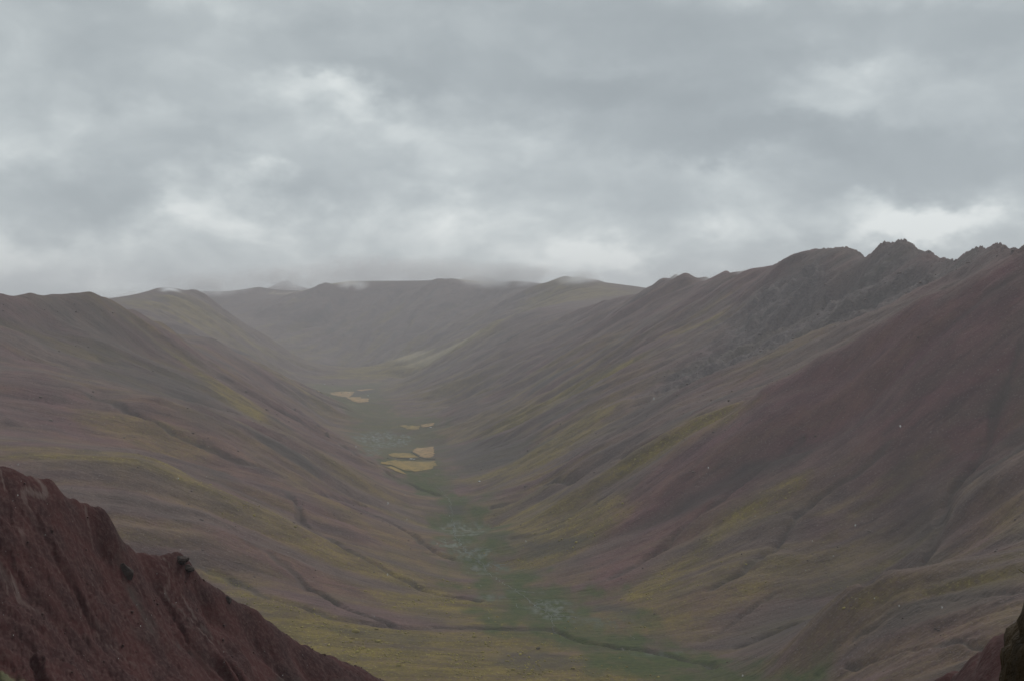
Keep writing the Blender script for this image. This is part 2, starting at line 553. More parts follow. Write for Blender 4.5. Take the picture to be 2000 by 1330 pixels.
# the rock wall below the crags: tilted ribs
wob0 = fbm(gx / 160, gy / 160, 4, 41)
crest_d = np.full_like(gx, 1e9)
for C, k in ((RCREST, 1.0), (LCREST, 0.8), (FCREST, 0.45), (GCREST, 0.5), (BCREST[:5], 0.5), (SCREST, 1.4)):
    crest_d = np.minimum(crest_d, seg_dist(gx, gy, np.array([p[:2] for p in C]))[0] * k)
keep = 0.06 + 0.94 * sstep(15, 130, crest_d)
ROCK = [[(1480, 560), (1590, 500), (1690, 512), (1750, 480), (1800, 500), (1860, 512), (1960, 492), (1900, 530), (1790, 575), (1690, 625), (1600, 640),
         (1540, 690), (1440, 720), (1330, 760), (1290, 740), (1400, 650)]]
rockm = np.zeros_like(gx)
for p in ROCK:
    rockm = np.maximum(rockm, poly_mask(gx, gy, p, 90, wob0))
crag = np.zeros_like(gx)
i = np.nonzero(rockm > 0)
rx_, ry_ = gx[i], gy[i]
q = ry_ * 0.8 - rx_ * 0.62 + fbm(rx_ / 120, ry_ / 120, 3, 43) * 26
rib = np.abs(perlin(q / 62, (rx_ + ry_) / 260, 44)) * 30 + np.abs(perlin(q / 27, (rx_ + ry_) / 110, 45)) * 13 + np.abs(fbm(rx_ / 30, ry_ / 30, 3, 46)) * 7
crag[i] = (rib - 25) * rockm[i] * 1.35
zv = z0 + (gul * rough * lam * 0.9 + iso * (0.25 + 0.75 * rough) * sstep(0, 40, above + slope * 80) + crag * 0.9) * keep
zv += (0.35 - np.abs(fbm(gx / 19, gy / 19, 3, 48, gain=0.6))) * 17.0 * np.maximum(rockm, (gx > 950) & (gy < 4650)) * (1 - sstep(8, 45, crest_d))
zv += fbm(gx / 14, gy / 14, 3, 51) * 0.5 * (0.3 + rough)
# streams cut into the slopes
CUTS = [([(330, 1095), (420, 1120), (480, 1148), (560, 1178), (640, 1205), (740, 1222), (850, 1226), (960, 1226), (1065, 1226), (1100, 1240), (1140, 1255),
          (1200, 1262), (1260, 1268), (1340, 1288), (1400, 1300)], 13, 7),
        ([(485, 1058), (520, 1085), (560, 1118), (620, 1160), (690, 1192), (760, 1218)], 12, 8),
        ([(560, 960), (600, 1015), (660, 1060), (720, 1095), (780, 1130), (860, 1160), (930, 1172)], 14, 9),
        ([(700, 985), (760, 1015), (830, 1060), (880, 1090)], 12, 8),
        ([(1740, 870), (1640, 950), (1560, 1010), (1480, 1075), (1395, 1150)], 11, 9),
        ([(1560, 860), (1430, 960), (1330, 1040), (1270, 1085), (1200, 1120)], 12, 9),
        ([(1990, 700), (1960, 800), (1900, 900), (1850, 965), (1812, 1060), (1700, 1140), (1550, 1222), (1440, 1265)], 18, 14),
        ([(1250, 920), (1150, 990), (1080, 1030), (1000, 1050)], 12, 8),
        ([(1420, 770), (1300, 850), (1180, 910), (1060, 950), (960, 985)], 14, 10),
        ([(2000, 1248), (1900, 1252), (1800, 1262), (1650, 1290)], 7, 4),
        ([(1990, 1140), (1900, 1150), (1780, 1180), (1680, 1230)], 7, 5),
        ([(1520, 1160), (1420, 1225), (1370, 1250)], 9, 6),
        ([(170, 765), (330, 830), (470, 900), (600, 945), (720, 985)], 14, 10),
        ([(560, 790), (640, 850), (720, 900), (800, 945), (850, 965)], 12, 9)]
CUT_W = []
for pp, w, dep in CUTS:
    W = hits(pp)
    CUT_W.append(W)
    i = np.nonzero((gx > W[:, 0].min() - 80) & (gx < W[:, 0].max() + 80) & (gy > W[:, 1].min() - 80) & (gy < W[:, 1].max() + 80))
    X, Y = gx[i], gy[i]
    wbx = fbm(X / 130, Y / 130, 4, 61, gain=0.55) * 13
    wby = fbm(X / 130, Y / 130, 4, 62, gain=0.55) * 13
    d, pos = seg_dist(X + wbx, Y + wby, W)
    L = pos.max() + 1
    fade = sstep(0, 0.12, pos / L)
    dv = np.clip(0.95 + 0.6 * fbm(X / 90, Y / 90, 2, 63), 0.45, 1.4)
    zv[i] -= dep * dv * fade * (1 - sstep(0, w, d))

# ground cover, plus some painted sun and shade: 0..1 masks per vertex
gxr, gyr, zr = gx.ravel(), gy.ravel(), zv.ravel()
t1r, s1r, sidr = t1.ravel(), s1.ravel(), side.ravel()
abr, slr, gulr = above.ravel(), slope.ravel(), gul.ravel()
stk = fbm(t1r / 75, s1r / 520, 4, 71)          # streaks down the slopes
stk2 = fbm(t1r / 34, s1r / 300, 3, 75)
wob = 0.9 * stk + 0.5 * fbm(gxr / 90, gyr / 90, 3, 79)
REDP = [([(2000, 495), (1800, 585), (1650, 672), (1450, 775), (1330, 850), (1220, 955), (1150, 1060), (1090, 1140), (1140, 1165), (1230, 1150), (1330, 1060),
          (1430, 985), (1560, 930), (1700, 900), (1800, 870), (1860, 930), (1960, 880), (2000, 820)], 45, 1.0),
        ([(1180, 760), (1330, 700), (1450, 740), (1300, 830), (1150, 900)], 60, 0.4),
        ([(1060, 600), (1250, 575), (1420, 545), (1300, 610), (1150, 660)], 120, 0.4),
        ([(0, 730), (160, 760), (330, 790), (460, 850), (560, 930), (700, 1000), (820, 1080), (700, 1060), (500, 960), (260, 880), (0, 850)], 70, 0.85),
        ([(330, 1000), (480, 1020), (620, 1110), (720, 1180), (560, 1150), (420, 1090)], 50, 0.85),
        ([(0, 900), (300, 940), (450, 1010), (300, 1060), (100, 990)], 70, 0.5),
        ([(420, 680), (520, 740), (640, 830), (760, 910), (860, 965), (780, 960), (620, 880), (480, 780)], 60, 0.6),
        ([(1460, 1290), (1700, 1180), (1900, 1180), (1990, 1260), (1800, 1270), (1600, 1300)], 50, 0.6),
        ([(1880, 960), (1990, 880), (2000, 960), (1930, 1010)], 40, 0.6),
        ([(1280, 1240), (1400, 1170), (1480, 1180), (1400, 1260)], 40, 0.6)]
GRASP = [([(1440, 598), (1330, 640), (1270, 668), (1300, 660), (1400, 625)], 45, 0.9),
         ([(1275, 688), (1160, 730), (1030, 790), (930, 850), (960, 850), (1060, 800), (1200, 730)], 55, 0.95),
         ([(1200, 780), (1060, 850), (930, 930), (900, 950), (980, 945), (1080, 890), (1180, 830)], 60, 0.8),
         ([(1480, 775), (1400, 815), (1280, 880), (1150, 940), (1010, 995), (1060, 1000), (1200, 945), (1330, 870), (1430, 815)], 45, 0.85),
         ([(950, 1010), (1080, 985), (1220, 960), (1180, 1040), (1100, 1110), (1040, 1120), (980, 1080)], 45, 0.8),
         ([(1580, 935), (1500, 970), (1400, 1030), (1300, 1090), (1200, 1165), (1260, 1170), (1380, 1080), (1480, 1000), (1560, 960)], 30, 0.9),
         ([(1650, 1020), (1520, 1100), (1400, 1180), (1300, 1240), (1360, 1240), (1480, 1150), (1600, 1070)], 35, 0.65),
         ([(2000, 1100), (1880, 1118), (1740, 1150), (1640, 1190), (1700, 1190), (1850, 1150), (2000, 1125)], 25, 0.65),
         ([(1640, 1180), (1520, 1260), (1440, 1330), (1560, 1330), (1640, 1250), (1800, 1210), (1990, 1180), (1900, 1150)], 40, 0.2),
         ([(1860, 930), (1930, 1000), (2000, 1060), (2000, 960), (1940, 930)], 40, 0.4),
         ([(0, 872), (200, 878), (330, 905), (470, 970), (620, 1040), (780, 1110), (900, 1165), (820, 1165), (640, 1085), (460, 1010), (300, 950), (120, 915), (0, 905)], 50, 0.68),
         ([(150, 790), (260, 800), (360, 850), (420, 880), (300, 870), (200, 840)], 50, 0.55),
         ([(350, 690), (440, 745), (530, 805), (510, 825), (420, 770)], 35, 0.8),
         ([(500, 880), (640, 960), (760, 1040), (860, 1110), (800, 1090), (640, 1000)], 40, 0.55),
         ([(420, 1125), (560, 1165), (740, 1222), (1000, 1230), (1140, 1260), (1300, 1290), (1400, 1330), (700, 1330), (500, 1230)], 35, 0.95),
         ([(740, 1160), (860, 1150), (960, 1180), (1060, 1222), (900, 1225), (760, 1200)], 30, 0.85),
         ([(1230, 1190), (1330, 1180), (1420, 1240), (1330, 1270), (1240, 1240)], 30, 0.6),
         ([(230, 590), (320, 580), (420, 610), (480, 650), (420, 650), (320, 615)], 130, 0.8),
         ([(520, 640), (600, 700), (660, 730), (560, 700)], 130, 0.25),
         ([(640, 735), (760, 700), (860, 682), (940, 645), (1010, 610), (960, 650), (860, 700), (760, 740)], 130, 0.9),  # far spur: its sunlit tone painted in along with the grass
         ([(1040, 570), (1100, 545), (1200, 560), (1240, 575), (1120, 590), (1000, 615)], 150, 0.7),
         ([(640, 820), (560, 790), (700, 860), (800, 930), (740, 900)], 50, 0.4),
         ([(850, 830), (940, 800), (1000, 790), (900, 870), (860, 880)], 60, 0.6)]
red = np.zeros_like(gxr)
for p, s, a in REDP:
    red = np.maximum(red, a * poly_mask(gxr, gyr, p, s * 2.3, wob * 1.1))
gra = np.zeros_like(gxr)
for p, s, a in GRASP:
    gra = np.maximum(gra, a * poly_mask(gxr, gyr, p, s, wob * 1.1))
# thin grass everywhere on the lower, gentler ground; bare in the gullies
base_g = sstep(0.05, 0.6, stk * 0.7 + 0.28 - 0.0009 * (abr - 150) + 0.1 * fbm(gxr / 300, gyr / 300, 3, 83)) * 0.52
red *= np.clip(0.85 + 0.5 * stk2 + 0.45 * stk, 0.2, 1.0)
gra = np.maximum(gra, base_g * (1 - 0.75 * red))
gra *= np.clip(0.86 + 0.45 * stk2 + 0.25 * stk, 0.25, 1.1)
gra *= 1 - 0.75 * rockm.ravel()
red = np.maximum(red, 0.45 * sstep(-0.25, 0.45, fbm(gxr / 260, gyr / 260, 3, 103) + 0.3 * stk) * (1 - sstep(5500, 8000, gyr)))
# marsh on the flat floor
flat = [(l - 6, py) for py, l, m, r, D in FLOOR] + [(r + 6, py) for py, l, m, r, D in FLOOR[::-1]]
flat += [(1560, 1330), (1300, 1330)]
mar = poly_mask(gxr, gyr, flat, 42, fbm(gxr / 60, gyr / 110, 4, 91) * 1.5)
mar *= np.clip(0.88 + 0.5 * fbm(gxr / 45, gyr / 120, 4, 92), 0.25, 0.97)
mar *= 1 - sstep(3600, 4600, gyr) * 0.35
mar = np.maximum(mar, poly_mask(gxr, gyr, [(1200, 1262), (1340, 1270), (1420, 1300), (1400, 1325), (1280, 1300)], 20, wob))
# dry rises inside the marsh
drym = poly_mask(gxr, gyr, [(960, 1080), (1010, 1085), (1020, 1105), (990, 1120), (960, 1115)], 14, wob)
mar *= 1 - 0.8 * drym
fan = poly_mask(gxr, gyr, [(1125, 1262), (1170, 1254), (1215, 1262), (1230, 1285), (1180, 1298), (1130, 1290)], 9, wob * 0.6)
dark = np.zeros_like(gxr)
DARKP = [([(1000, 1068), (1040, 1052), (1100, 1050), (1160, 1052), (1110, 1075), (1040, 1090)], 20, 0.7),  # shaded near faces of the mounds, painted dark
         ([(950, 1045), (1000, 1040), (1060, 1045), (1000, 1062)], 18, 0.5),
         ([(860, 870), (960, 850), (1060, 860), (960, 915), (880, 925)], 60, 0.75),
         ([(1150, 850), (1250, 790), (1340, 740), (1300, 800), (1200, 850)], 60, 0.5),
         ([(200, 690), (340, 720), (470, 810), (400, 815), (280, 770), (180, 740)], 90, 0.6),  # shaded near side of the left spur, painted dark
         ([(0, 600), (150, 590), (250, 620), (330, 690), (200, 690), (60, 660)], 120, 0.5),  # shade on the left hill put into the colour
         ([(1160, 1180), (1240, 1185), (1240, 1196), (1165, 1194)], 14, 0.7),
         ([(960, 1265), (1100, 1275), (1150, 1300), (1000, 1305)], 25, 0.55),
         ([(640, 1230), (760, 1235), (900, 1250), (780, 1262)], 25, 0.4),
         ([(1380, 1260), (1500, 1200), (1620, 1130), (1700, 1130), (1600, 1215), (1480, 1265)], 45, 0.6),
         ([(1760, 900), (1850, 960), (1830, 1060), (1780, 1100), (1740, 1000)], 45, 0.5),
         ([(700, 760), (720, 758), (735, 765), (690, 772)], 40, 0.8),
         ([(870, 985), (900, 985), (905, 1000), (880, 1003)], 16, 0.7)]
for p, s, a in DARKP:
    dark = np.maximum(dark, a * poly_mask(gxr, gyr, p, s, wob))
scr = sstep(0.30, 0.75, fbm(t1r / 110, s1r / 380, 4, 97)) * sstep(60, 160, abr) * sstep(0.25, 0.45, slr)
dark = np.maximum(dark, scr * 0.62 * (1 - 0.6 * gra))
for W, (pp, w, dep) in zip(CUT_W, CUTS):
    dark = np.maximum(dark, 0.5 * stroke(gxr, gyr, None, w * 0.8, None, W + 0))
pale = np.zeros_like(gxr)  # pale ground; sunlight on the far spur and far crest is painted in
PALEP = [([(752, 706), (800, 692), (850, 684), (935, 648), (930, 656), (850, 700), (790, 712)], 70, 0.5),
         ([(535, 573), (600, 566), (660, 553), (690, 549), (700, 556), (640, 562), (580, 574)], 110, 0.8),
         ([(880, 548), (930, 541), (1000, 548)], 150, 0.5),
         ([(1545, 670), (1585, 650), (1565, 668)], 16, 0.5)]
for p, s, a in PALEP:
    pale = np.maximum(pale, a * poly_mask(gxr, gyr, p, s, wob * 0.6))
snow = np.zeros_like(gxr)
for p, s, a in [([(320, 563), (345, 562), (342, 567), (322, 568)], 60, 0.9)]:
    snow = np.maximum(snow, a * poly_mask(gxr, gyr, p, s, wob * 0.5))
snow = np.maximum(snow, sstep(400, 470, zr) * sstep(14500, 15500, gyr) * sstep(-0.1, 0.4, fbm(gxr / 260, gyr / 260, 3, 95)) * 0.6)


wet_sheen = np.zeros_like(gxr)
wn_ = fbm(gxr / 16, gyr / 42, 4, 99, gain=0.65)
for px, py, sx, sy, a in [(905, 1032, 48, 16, 0.8), (885, 1060, 36, 10, 0.9), (918, 1080, 45, 13, 0.8), (950, 1110, 40, 12, 0.8), (1070, 1185, 48, 13, 0.8), (1090, 1200, 36, 10, 0.9),
                          (1040, 1155, 50, 5, 0.7), (1180, 1215, 70, 9, 0.5), (750, 858, 60, 16, 0.9), (725, 882, 22, 8, 0.7), (960, 1165, 40, 8, 0.6), (1300, 1275, 60, 7, 0.5)]:
    pg = [(px + sx * math.cos(t), py + sy * math.sin(t)) for t in np.linspace(0, 2 * math.pi, 14)[:-1]]
    wet_sheen = np.maximum(wet_sheen, a * poly_mask(gxr, gyr, pg, 22, wob * 0.5) * sstep(-0.5, 0.7, wn_))
mar = np.maximum(mar, 0.8 * sstep(0.0, 0.5, wet_sheen))


def net_mesh(name, x, y, z, wrap=True):
    nr, na = x.shape
    me = bpy.data.meshes.new(name)
    co = np.stack([x, y, z], -1).reshape(-1, 3).astype(np.float32)
    i = np.arange(nr - 1)[:, None] * na
    j = np.arange(na if wrap else na - 1)[None, :]
    j2 = (j + 1) % na
    a = (i + j).ravel(); b = (i + j2).ravel(); c = (i + na + j2).ravel(); d = (i + na + j).ravel()
    q = np.stack([a, b, c, d], -1)[:, ::-1].astype(np.int32)
    n = len(q)
    me.vertices.add(len(co)); me.vertices.foreach_set('co', co.ravel())
    me.loops.add(n * 4); me.loops.foreach_set('vertex_index', q.ravel())
    me.polygons.add(n)
    me.polygons.foreach_set('loop_start', np.arange(n, dtype=np.int32) * 4)
    me.polygons.foreach_set('loop_total', np.full(n, 4, np.int32))
    me.polygons.foreach_set('use_smooth', np.ones(n, bool))
    me.update(calc_edges=True)
    return me


def add_mask(me, name, *ch):
    at_ = me.attributes.new(name, 'FLOAT_COLOR', 'POINT')
    n = len(me.vertices)
    a = np.ones((n, 4), np.float32)
    for k, c in enumerate(ch):
        a[:, k] = np.clip(np.ravel(c), 0, 1)
    at_.data.foreach_set('color', a.ravel())


# ---------------------------------------------------------------- materials
class NT:
    def __init__(self, name):
        self.m = bpy.data.materials.new(name)
        self.m.use_nodes = True
        self.t = self.m.node_tree
        self.t.nodes.clear()
        self.out = self.t.nodes.new('ShaderNodeOutputMaterial')
        self.b = self.t.nodes.new('ShaderNodeBsdfPrincipled')
        self.t.links.new(self.b.outputs[0], self.out.inputs['Surface'])
        self.b.inputs['Roughness'].default_value = 0.95
        self.b.inputs['Specular IOR Level'].default_value = 0.15
        self.co = self.t.nodes.new('ShaderNodeTexCoord').outputs['Object']

    def put(self, v, s):
        if isinstance(v, (int, float)):
            s.default_value = v
        elif isinstance(v, tuple):
            s.default_value = v if len(v) == 4 or s.type == 'VECTOR' else (*v, 1)
        else:
            self.t.links.new(v, s)

    def noise(self, scale, detail=4, rough=0.55, vec=None, dist=0.0, stretch=None):
        n = self.t.nodes.new('ShaderNodeTexNoise')
        n.inputs['Scale'].default_value = scale
        n.inputs['Detail'].default_value = detail
        n.inputs['Roughness'].default_value = rough
        n.inputs['Distortion'].default_value = dist
        v = vec or self.co
        if stretch:
            mp = self.t.nodes.new('ShaderNodeMapping')
            mp.inputs['Scale'].default_value = stretch
            self.t.links.new(v, mp.inputs[0])
            v = mp.outputs[0]
        self.t.links.new(v, n.inputs['Vector'])
        return n.outputs['Fac']

    def math(self, op, a, b=0.0, c=0.0, clamp=False):
        n = self.t.nodes.new('ShaderNodeMath')
        n.operation = op
        n.use_clamp = clamp
        for v, s in zip((a, b, c), n.inputs):
            self.put(v, s)
        return n.outputs[0]

    def ramp(self, f, a, b, lo=0.0, hi=1.0):
        n = self.t.nodes.new('ShaderNodeMapRange')
        n.interpolation_type = 'SMOOTHSTEP'
        self.put(f, n.inputs[0])
        for s, v in zip(n.inputs[1:5], (a, b, lo, hi)):
            s.default_value = v
        return n.outputs[0]

    def mix(self, f, a, b, mode='MIX'):
        n = self.t.nodes.new('ShaderNodeMixRGB')
        n.blend_type = mode
        self.put(f, n.inputs[0]); self.put(a, n.inputs[1]); self.put(b, n.inputs[2])
        return n.outputs[0]

    def attr(self, name):
        a = self.t.nodes.new('ShaderNodeAttribute')
        a.attribute_name = name
        s = self.t.nodes.new('ShaderNodeSeparateColor')
        self.t.links.new(a.outputs['Color'], s.inputs[0])
        return s.outputs

    def bump(self, h, dist, strength=1.0):
        n = self.t.nodes.new('ShaderNodeBump')
        n.inputs['Strength'].default_value = strength
        n.inputs['Distance'].default_value = dist
        self.put(h, n.inputs['Height'])
        self.t.links.new(n.outputs[0], self.b.inputs['Normal'])

    def color(self, c):
        self.put(c, self.b.inputs['Base Color'])


SOIL, SOIL2 = (0.142, 0.102, 0.086), (0.080, 0.059, 0.054)
RED, RED2 = (0.150, 0.074, 0.079), (0.104, 0.053, 0.058)
GRASS, GRASS2 = (0.195, 0.147, 0.042), (0.112, 0.086, 0.032)
MARSH, MARSH2 = (0.068, 0.085, 0.027), (0.046, 0.062, 0.024)


def valley_material():
    n = NT('valley_ground')
    a, b = n.attr('cover'), n.attr('extra')
    n1 = n.noise(0.022, 7, 0.68, stretch=(0.55, 1, 0.55))
    n2 = n.noise(0.12, 6, 0.72)
    n3 = n.noise(0.006, 4, 0.55)
    tuft = n.noise(0.16, 3, 0.7, stretch=(1, 0.6, 1))
    soil = n.mix(n.ramp(n1, 0.35, 0.65), SOIL, SOIL2)
    soil = n.mix(n.ramp(n3, 0.35, 0.65, 0, 0.6), soil, (0.118, 0.083, 0.070))
    rill = n.noise(0.06, 5, 0.62, stretch=(0.14, 1, 0.14))
    soil = n.mix(n.ramp(rill, 0.46, 0.32, 0, 0.55), soil, (0.058, 0.044, 0.044))
    red = n.mix(n.ramp(n1, 0.35, 0.68), RED, RED2)
    red = n.mix(n.ramp(rill, 0.46, 0.32, 0, 0.55), red, (0.062, 0.036, 0.038))
    c = n.mix(a[0], soil, red)
    st = n.noise(0.30, 3, 0.6)
    c = n.mix(n.ramp(st, 0.56, 0.70, 0, 0.55), c, (0.225, 0.185, 0.18))
    c = n.mix(n.ramp(st, 0.44, 0.30, 0, 0.6), c, (0.06, 0.05, 0.052))
    rock = n.mix(n.ramp(n2, 0.3, 0.7), (0.058, 0.048, 0.048), (0.132, 0.108, 0.102))
    c = n.mix(a[2], c, rock)
    gr = n.mix(n.ramp(n1, 0.36, 0.62), GRASS, GRASS2)
    spk = n.noise(0.21, 2, 0.5)
    gr = n.mix(n.ramp(spk, 0.60, 0.70, 0, 0.75), gr, (0.29, 0.245, 0.075))
    gr = n.mix(n.ramp(spk, 0.40, 0.30, 0, 0.5), gr, (0.062, 0.052, 0.036))
    gm = n.math('MULTIPLY', a[1], n.ramp(tuft, 0.28, 0.58, 0.45, 1.15), clamp=True)
    c = n.mix(gm, c, gr)
    ma = n.mix(n.ramp(n2, 0.36, 0.62), MARSH, MARSH2)
    ma = n.mix(n.ramp(n1, 0.5, 0.7, 0, 0.75), ma, (0.125, 0.105, 0.058))
    c = n.mix(b[0], c, ma)
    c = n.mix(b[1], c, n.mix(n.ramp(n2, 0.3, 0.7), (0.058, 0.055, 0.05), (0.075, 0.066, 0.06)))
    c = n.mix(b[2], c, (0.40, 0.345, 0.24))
    s = n.t.nodes.new('ShaderNodeAttribute'); s.attribute_name = 'snow'
    c = n.mix(s.outputs['Fac'], c, (0.75, 0.76, 0.78))
    w = n.t.nodes.new('ShaderNodeAttribute'); w.attribute_name = 'wet_sheen'
    w = w.outputs['Fac']
    c = n.mix(n.math('MULTIPLY', w, 0.6), c, (0.098, 0.118, 0.105))  # wet marsh tint, with the sky's pale sheen painted into the colour
    n.put(n.ramp(w, 0.0, 1.0, 0.95, 0.6), n.b.inputs['Roughness'])
    n.put(n.ramp(w, 0.0, 1.0, 0.15, 0.35), n.b.inputs['Specular IOR Level'])
    n.color(c)
    h = n.math('ADD', n.math('MULTIPLY', n1, 6.0), n.math('MULTIPLY', n2, 2.2))
    h = n.math('ADD', h, n.math('MULTIPLY', rill, 5.0))
    n.bump(h, 1.0, 1.0)
    return n.m


M_VALLEY = valley_material()
me = net_mesh('terrain', gx, gy, zv)
add_mask(me, 'cover', red, gra, rockm)
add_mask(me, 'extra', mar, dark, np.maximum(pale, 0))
for nm, val in (('snow', snow), ('wet_sheen', wet_sheen)):
    at_ = me.attributes.new(nm, 'FLOAT', 'POINT')
    at_.data.foreach_set('value', val.astype(np.float32))
me.materials.append(M_VALLEY)
terrain = bpy.data.objects.new('terrain', me)
COL.objects.link(terrain)
terrain['kind'] = 'structure'


def ground_z(x, y):
    """height of the valley mesh at plan points"""
    x, y = np.asarray(x, float), np.asarray(y, float)
    a = np.arctan2(x, y)
    r = np.hypot(x, y)
    fa = np.interp(a, A_F, np.arange(len(A_F)))
    fr = np.interp(r, RR, np.arange(NR))
    ia, ir = np.clip(fa.astype(int), 0, len(A_F) - 2), np.clip(fr.astype(int), 0, NR - 2)
    ua, ur = fa - ia, fr - ir
    return (zv[ir, ia] * (1 - ua) + zv[ir, ia + 1] * ua) * (1 - ur) + (zv[ir + 1, ia] * (1 - ua) + zv[ir + 1, ia + 1] * ua) * ur


# ---------------------------------------------------------------- the near red slopes (the mountain the camera stands on)
NP = []
CREST = [(-120, 880, 285), (0, 911, 300), (30, 918, 302), (60, 929, 306), (97, 933, 310), (104, 940, 312), (107, 954, 313), (125, 963, 315), (150, 976, 318), (170, 985, 321),
         (194, 988, 325), (205, 994, 326), (214, 1010, 328), (217, 1030, 329), (226, 1046, 331), (250, 1062, 334), (282, 1080, 340), (300, 1082, 343), (330, 1080, 347), (345, 1076, 350),
         (360, 1084, 351), (375, 1100, 352), (410, 1138, 358), (430, 1150, 361), (446, 1162, 365), (452, 1176, 365), (480, 1181, 369), (500, 1190, 372), (530, 1214, 378),
         (560, 1236, 383), (600, 1258, 390), (650, 1281, 397), (700, 1298, 405), (800, 1331, 420), (1000, 1395, 450)]
for p in CREST:
    NP.append(at(*p))
for p in CREST:
    x, y, z = at(*p)
    NP.append((x - 3.5, y + 4.5, z - 4.6))
for p in CREST[::3]:
    x, y, z = at(*p)
    NP.append((x - 10, y + 14, z - 13)); NP.append((x - 32, y + 45, z - 45))
for p in [(-120, 1000, 270), (-120, 1200, 245), (0, 1000, 285), (0, 1100, 272), (0, 1200, 260), (0, 1330, 243), (100, 1010, 300), (100, 1100, 288), (100, 1200, 275), (100, 1330, 256),
          (200, 1085, 318), (200, 1150, 308), (200, 1250, 290), (200, 1330, 274), (300, 1150, 333), (300, 1250, 310), (300, 1330, 292), (400, 1200, 348), (400, 1300, 325),
          (500, 1260, 362), (500, 1340, 343), (600, 1335, 375)]:
    NP.append(at(*p))
RC = [(1780, 1352, 196), (1820, 1331, 191), (1860, 1308, 186), (1900, 1285, 181), (1935, 1264, 176), (1960, 1255, 172), (2000, 1238, 166), (2100, 1190, 150)]
for p in RC:
    x, y, z = at(*p)
    NP += [(x, y, z), (x + 10, y + 14, z - 12), (x + 30, y + 40, z - 44), (x - 10, y - 12, z - 7)]
NP += [(0, 0, -1.66), (-2, 0, -1.6), (2, 0, -1.7), (0, -2, -1.3), (0, 3, -2.5), (1.5, 2.8, -1.85), (-1.5, 2.8, -2.6), (0, 8, -5.4), (4, 7, -4.6), (-4, 8, -5.2), (0, 20, -13), (8, 18, -10.5),
       (-9, 20, -12), (0, 50, -32), (22, 46, -24), (-22, 48, -28), (0, 100, -62), (45, 95, -40), (-45, 100, -44), (-75, 160, -56), (-30, 170, -80), (0, 200, -120),
       (60, 190, -82), (-95, 200, -68), (0, 300, -150), (0, 400, -185), (100, 300, -120), (0, -30, 8), (-40, 0, 0), (40, 0, 0), (-120, 80, -14), (120, 70, -14),
       (0, -300, 60), (-300, 0, 10), (300, 0, 10), (-300, 250, -50), (250, 250, -70), (-400, 500, -160), (400, 500, -200), (0, 600, -240)]
near_s = Surf(thin(NP, 0.004), 0.0012)
NAZ = np.radians(np.concatenate([np.arange(-25.5, -2.0, 0.062), np.arange(-1.8, 16.8, 0.3), np.arange(17.0, 25.5, 0.08), np.arange(27, 60, 2.0), np.arange(62, 300, 6.0), np.arange(301, 334.0, 2.0)]))
NRR = np.concatenate([np.exp(np.linspace(math.log(0.4), math.log(130), 70)), np.linspace(132, 215, 60), np.linspace(216, 432, 270), np.linspace(435, 560, 30)])
nx = np.sin(NAZ)[None, :] * NRR[:, None]
ny = np.cos(NAZ)[None, :] * NRR[:, None]
nz = near_s(nx, ny)
far_w = sstep(40, 200, np.hypot(nx, ny))
nt = 0.6 * nx + 0.8 * ny + fbm(nx / 38, ny / 38, 4, 121) * 15
ns = 0.8 * nx - 0.6 * ny
ng = np.zeros_like(nx)
for l, a, sd_ in ((26, 5.0, 131), (11, 2.4, 132), (5.2, 1.1, 133), (2.4, 0.5, 134)):
    ng += a * (np.abs(perlin(nt / l, ns / (l * 3.2), sd_)) - 0.28)
# less of it right on the crest, so that its outline stays
cr = np.array([at(*p)[:2] for p in CREST])
cd, _ = seg_dist(nx, ny, cr)
ng *= (0.12 + 0.88 * sstep(1, 18, cd)) * np.clip(0.8 + 0.9 * fbm(nx / 30, ny / 30, 2, 127), 0.1, 1.6)
# broken rock steps on the upper left of the face
stepn = fbm(nx / 9, ny / 9, 3, 161) + 0.4 * fbm(nx / 2.5, ny / 2.5, 2, 165)
ng += (np.floor(stepn * 3.0) / 3.0 - stepn) * 2.2 * sstep(0.5, 6, cd) * sstep(-70, -90, nx) * (1 - sstep(345, 380, ny))
nz = nz + ng * far_w + fbm(nx / 6, ny / 6, 5, 141, gain=0.6) * 0.42 * far_w + fbm(nx / 0.9, ny / 0.9, 3, 145) * 0.03
edge = sstep(440, 545, np.hypot(nx, ny))
nz = nz * (1 - edge) + (valley(nx, ny) - 9) * edge
# the big sheet passes under the near one
inner = RR < 760
zi = near_s(gx[inner], gy[inner])
rin = np.hypot(gx[inner], gy[inner])
wi = 1 - sstep(440, 545, rin)
zv[inner] = np.where(wi > 0, np.minimum(zv[inner], zi - 14) * wi + zv[inner] * (1 - wi), zv[inner])
for k, vv in zip((zv,), (1,)):
    co = np.stack([gx, gy, zv], -1).reshape(-1, 3).astype(np.float32)
    terrain.data.vertices.foreach_set('co', co.ravel())
    terrain.data.update()


def near_material():
    n = NT('red_scree')
    n1 = n.noise(0.09, 6, 0.6)
    n2 = n.noise(0.8, 5, 0.65)
    n3 = n.noise(0.03, 4, 0.5, dist=0.6)
    gl = n.attr('cover')
    c = n.mix(n.ramp(n1, 0.35, 0.65), (0.056, 0.020, 0.019), (0.034, 0.0145, 0.015))
    c = n.mix(n.ramp(n2, 0.42, 0.7, 0, 0.6), c, (0.090, 0.054, 0.050))
    c = n.mix(n.ramp(n3, 0.56, 0.70, 0, 0.75), c, (0.056, 0.046, 0.042))
    c = n.mix(gl[0], c, (0.135, 0.10, 0.092))
    c = n.mix(gl[1], c, n.mix(n.ramp(n2, 0.35, 0.65), (0.075, 0.08, 0.05), (0.12, 0.11, 0.06)))
    n.color(c)
    n.bump(n.math('ADD', n.math('MULTIPLY', n2, 0.5), n.math('MULTIPLY', n1, 1.6)), 1.0, 0.5)
    return n.m


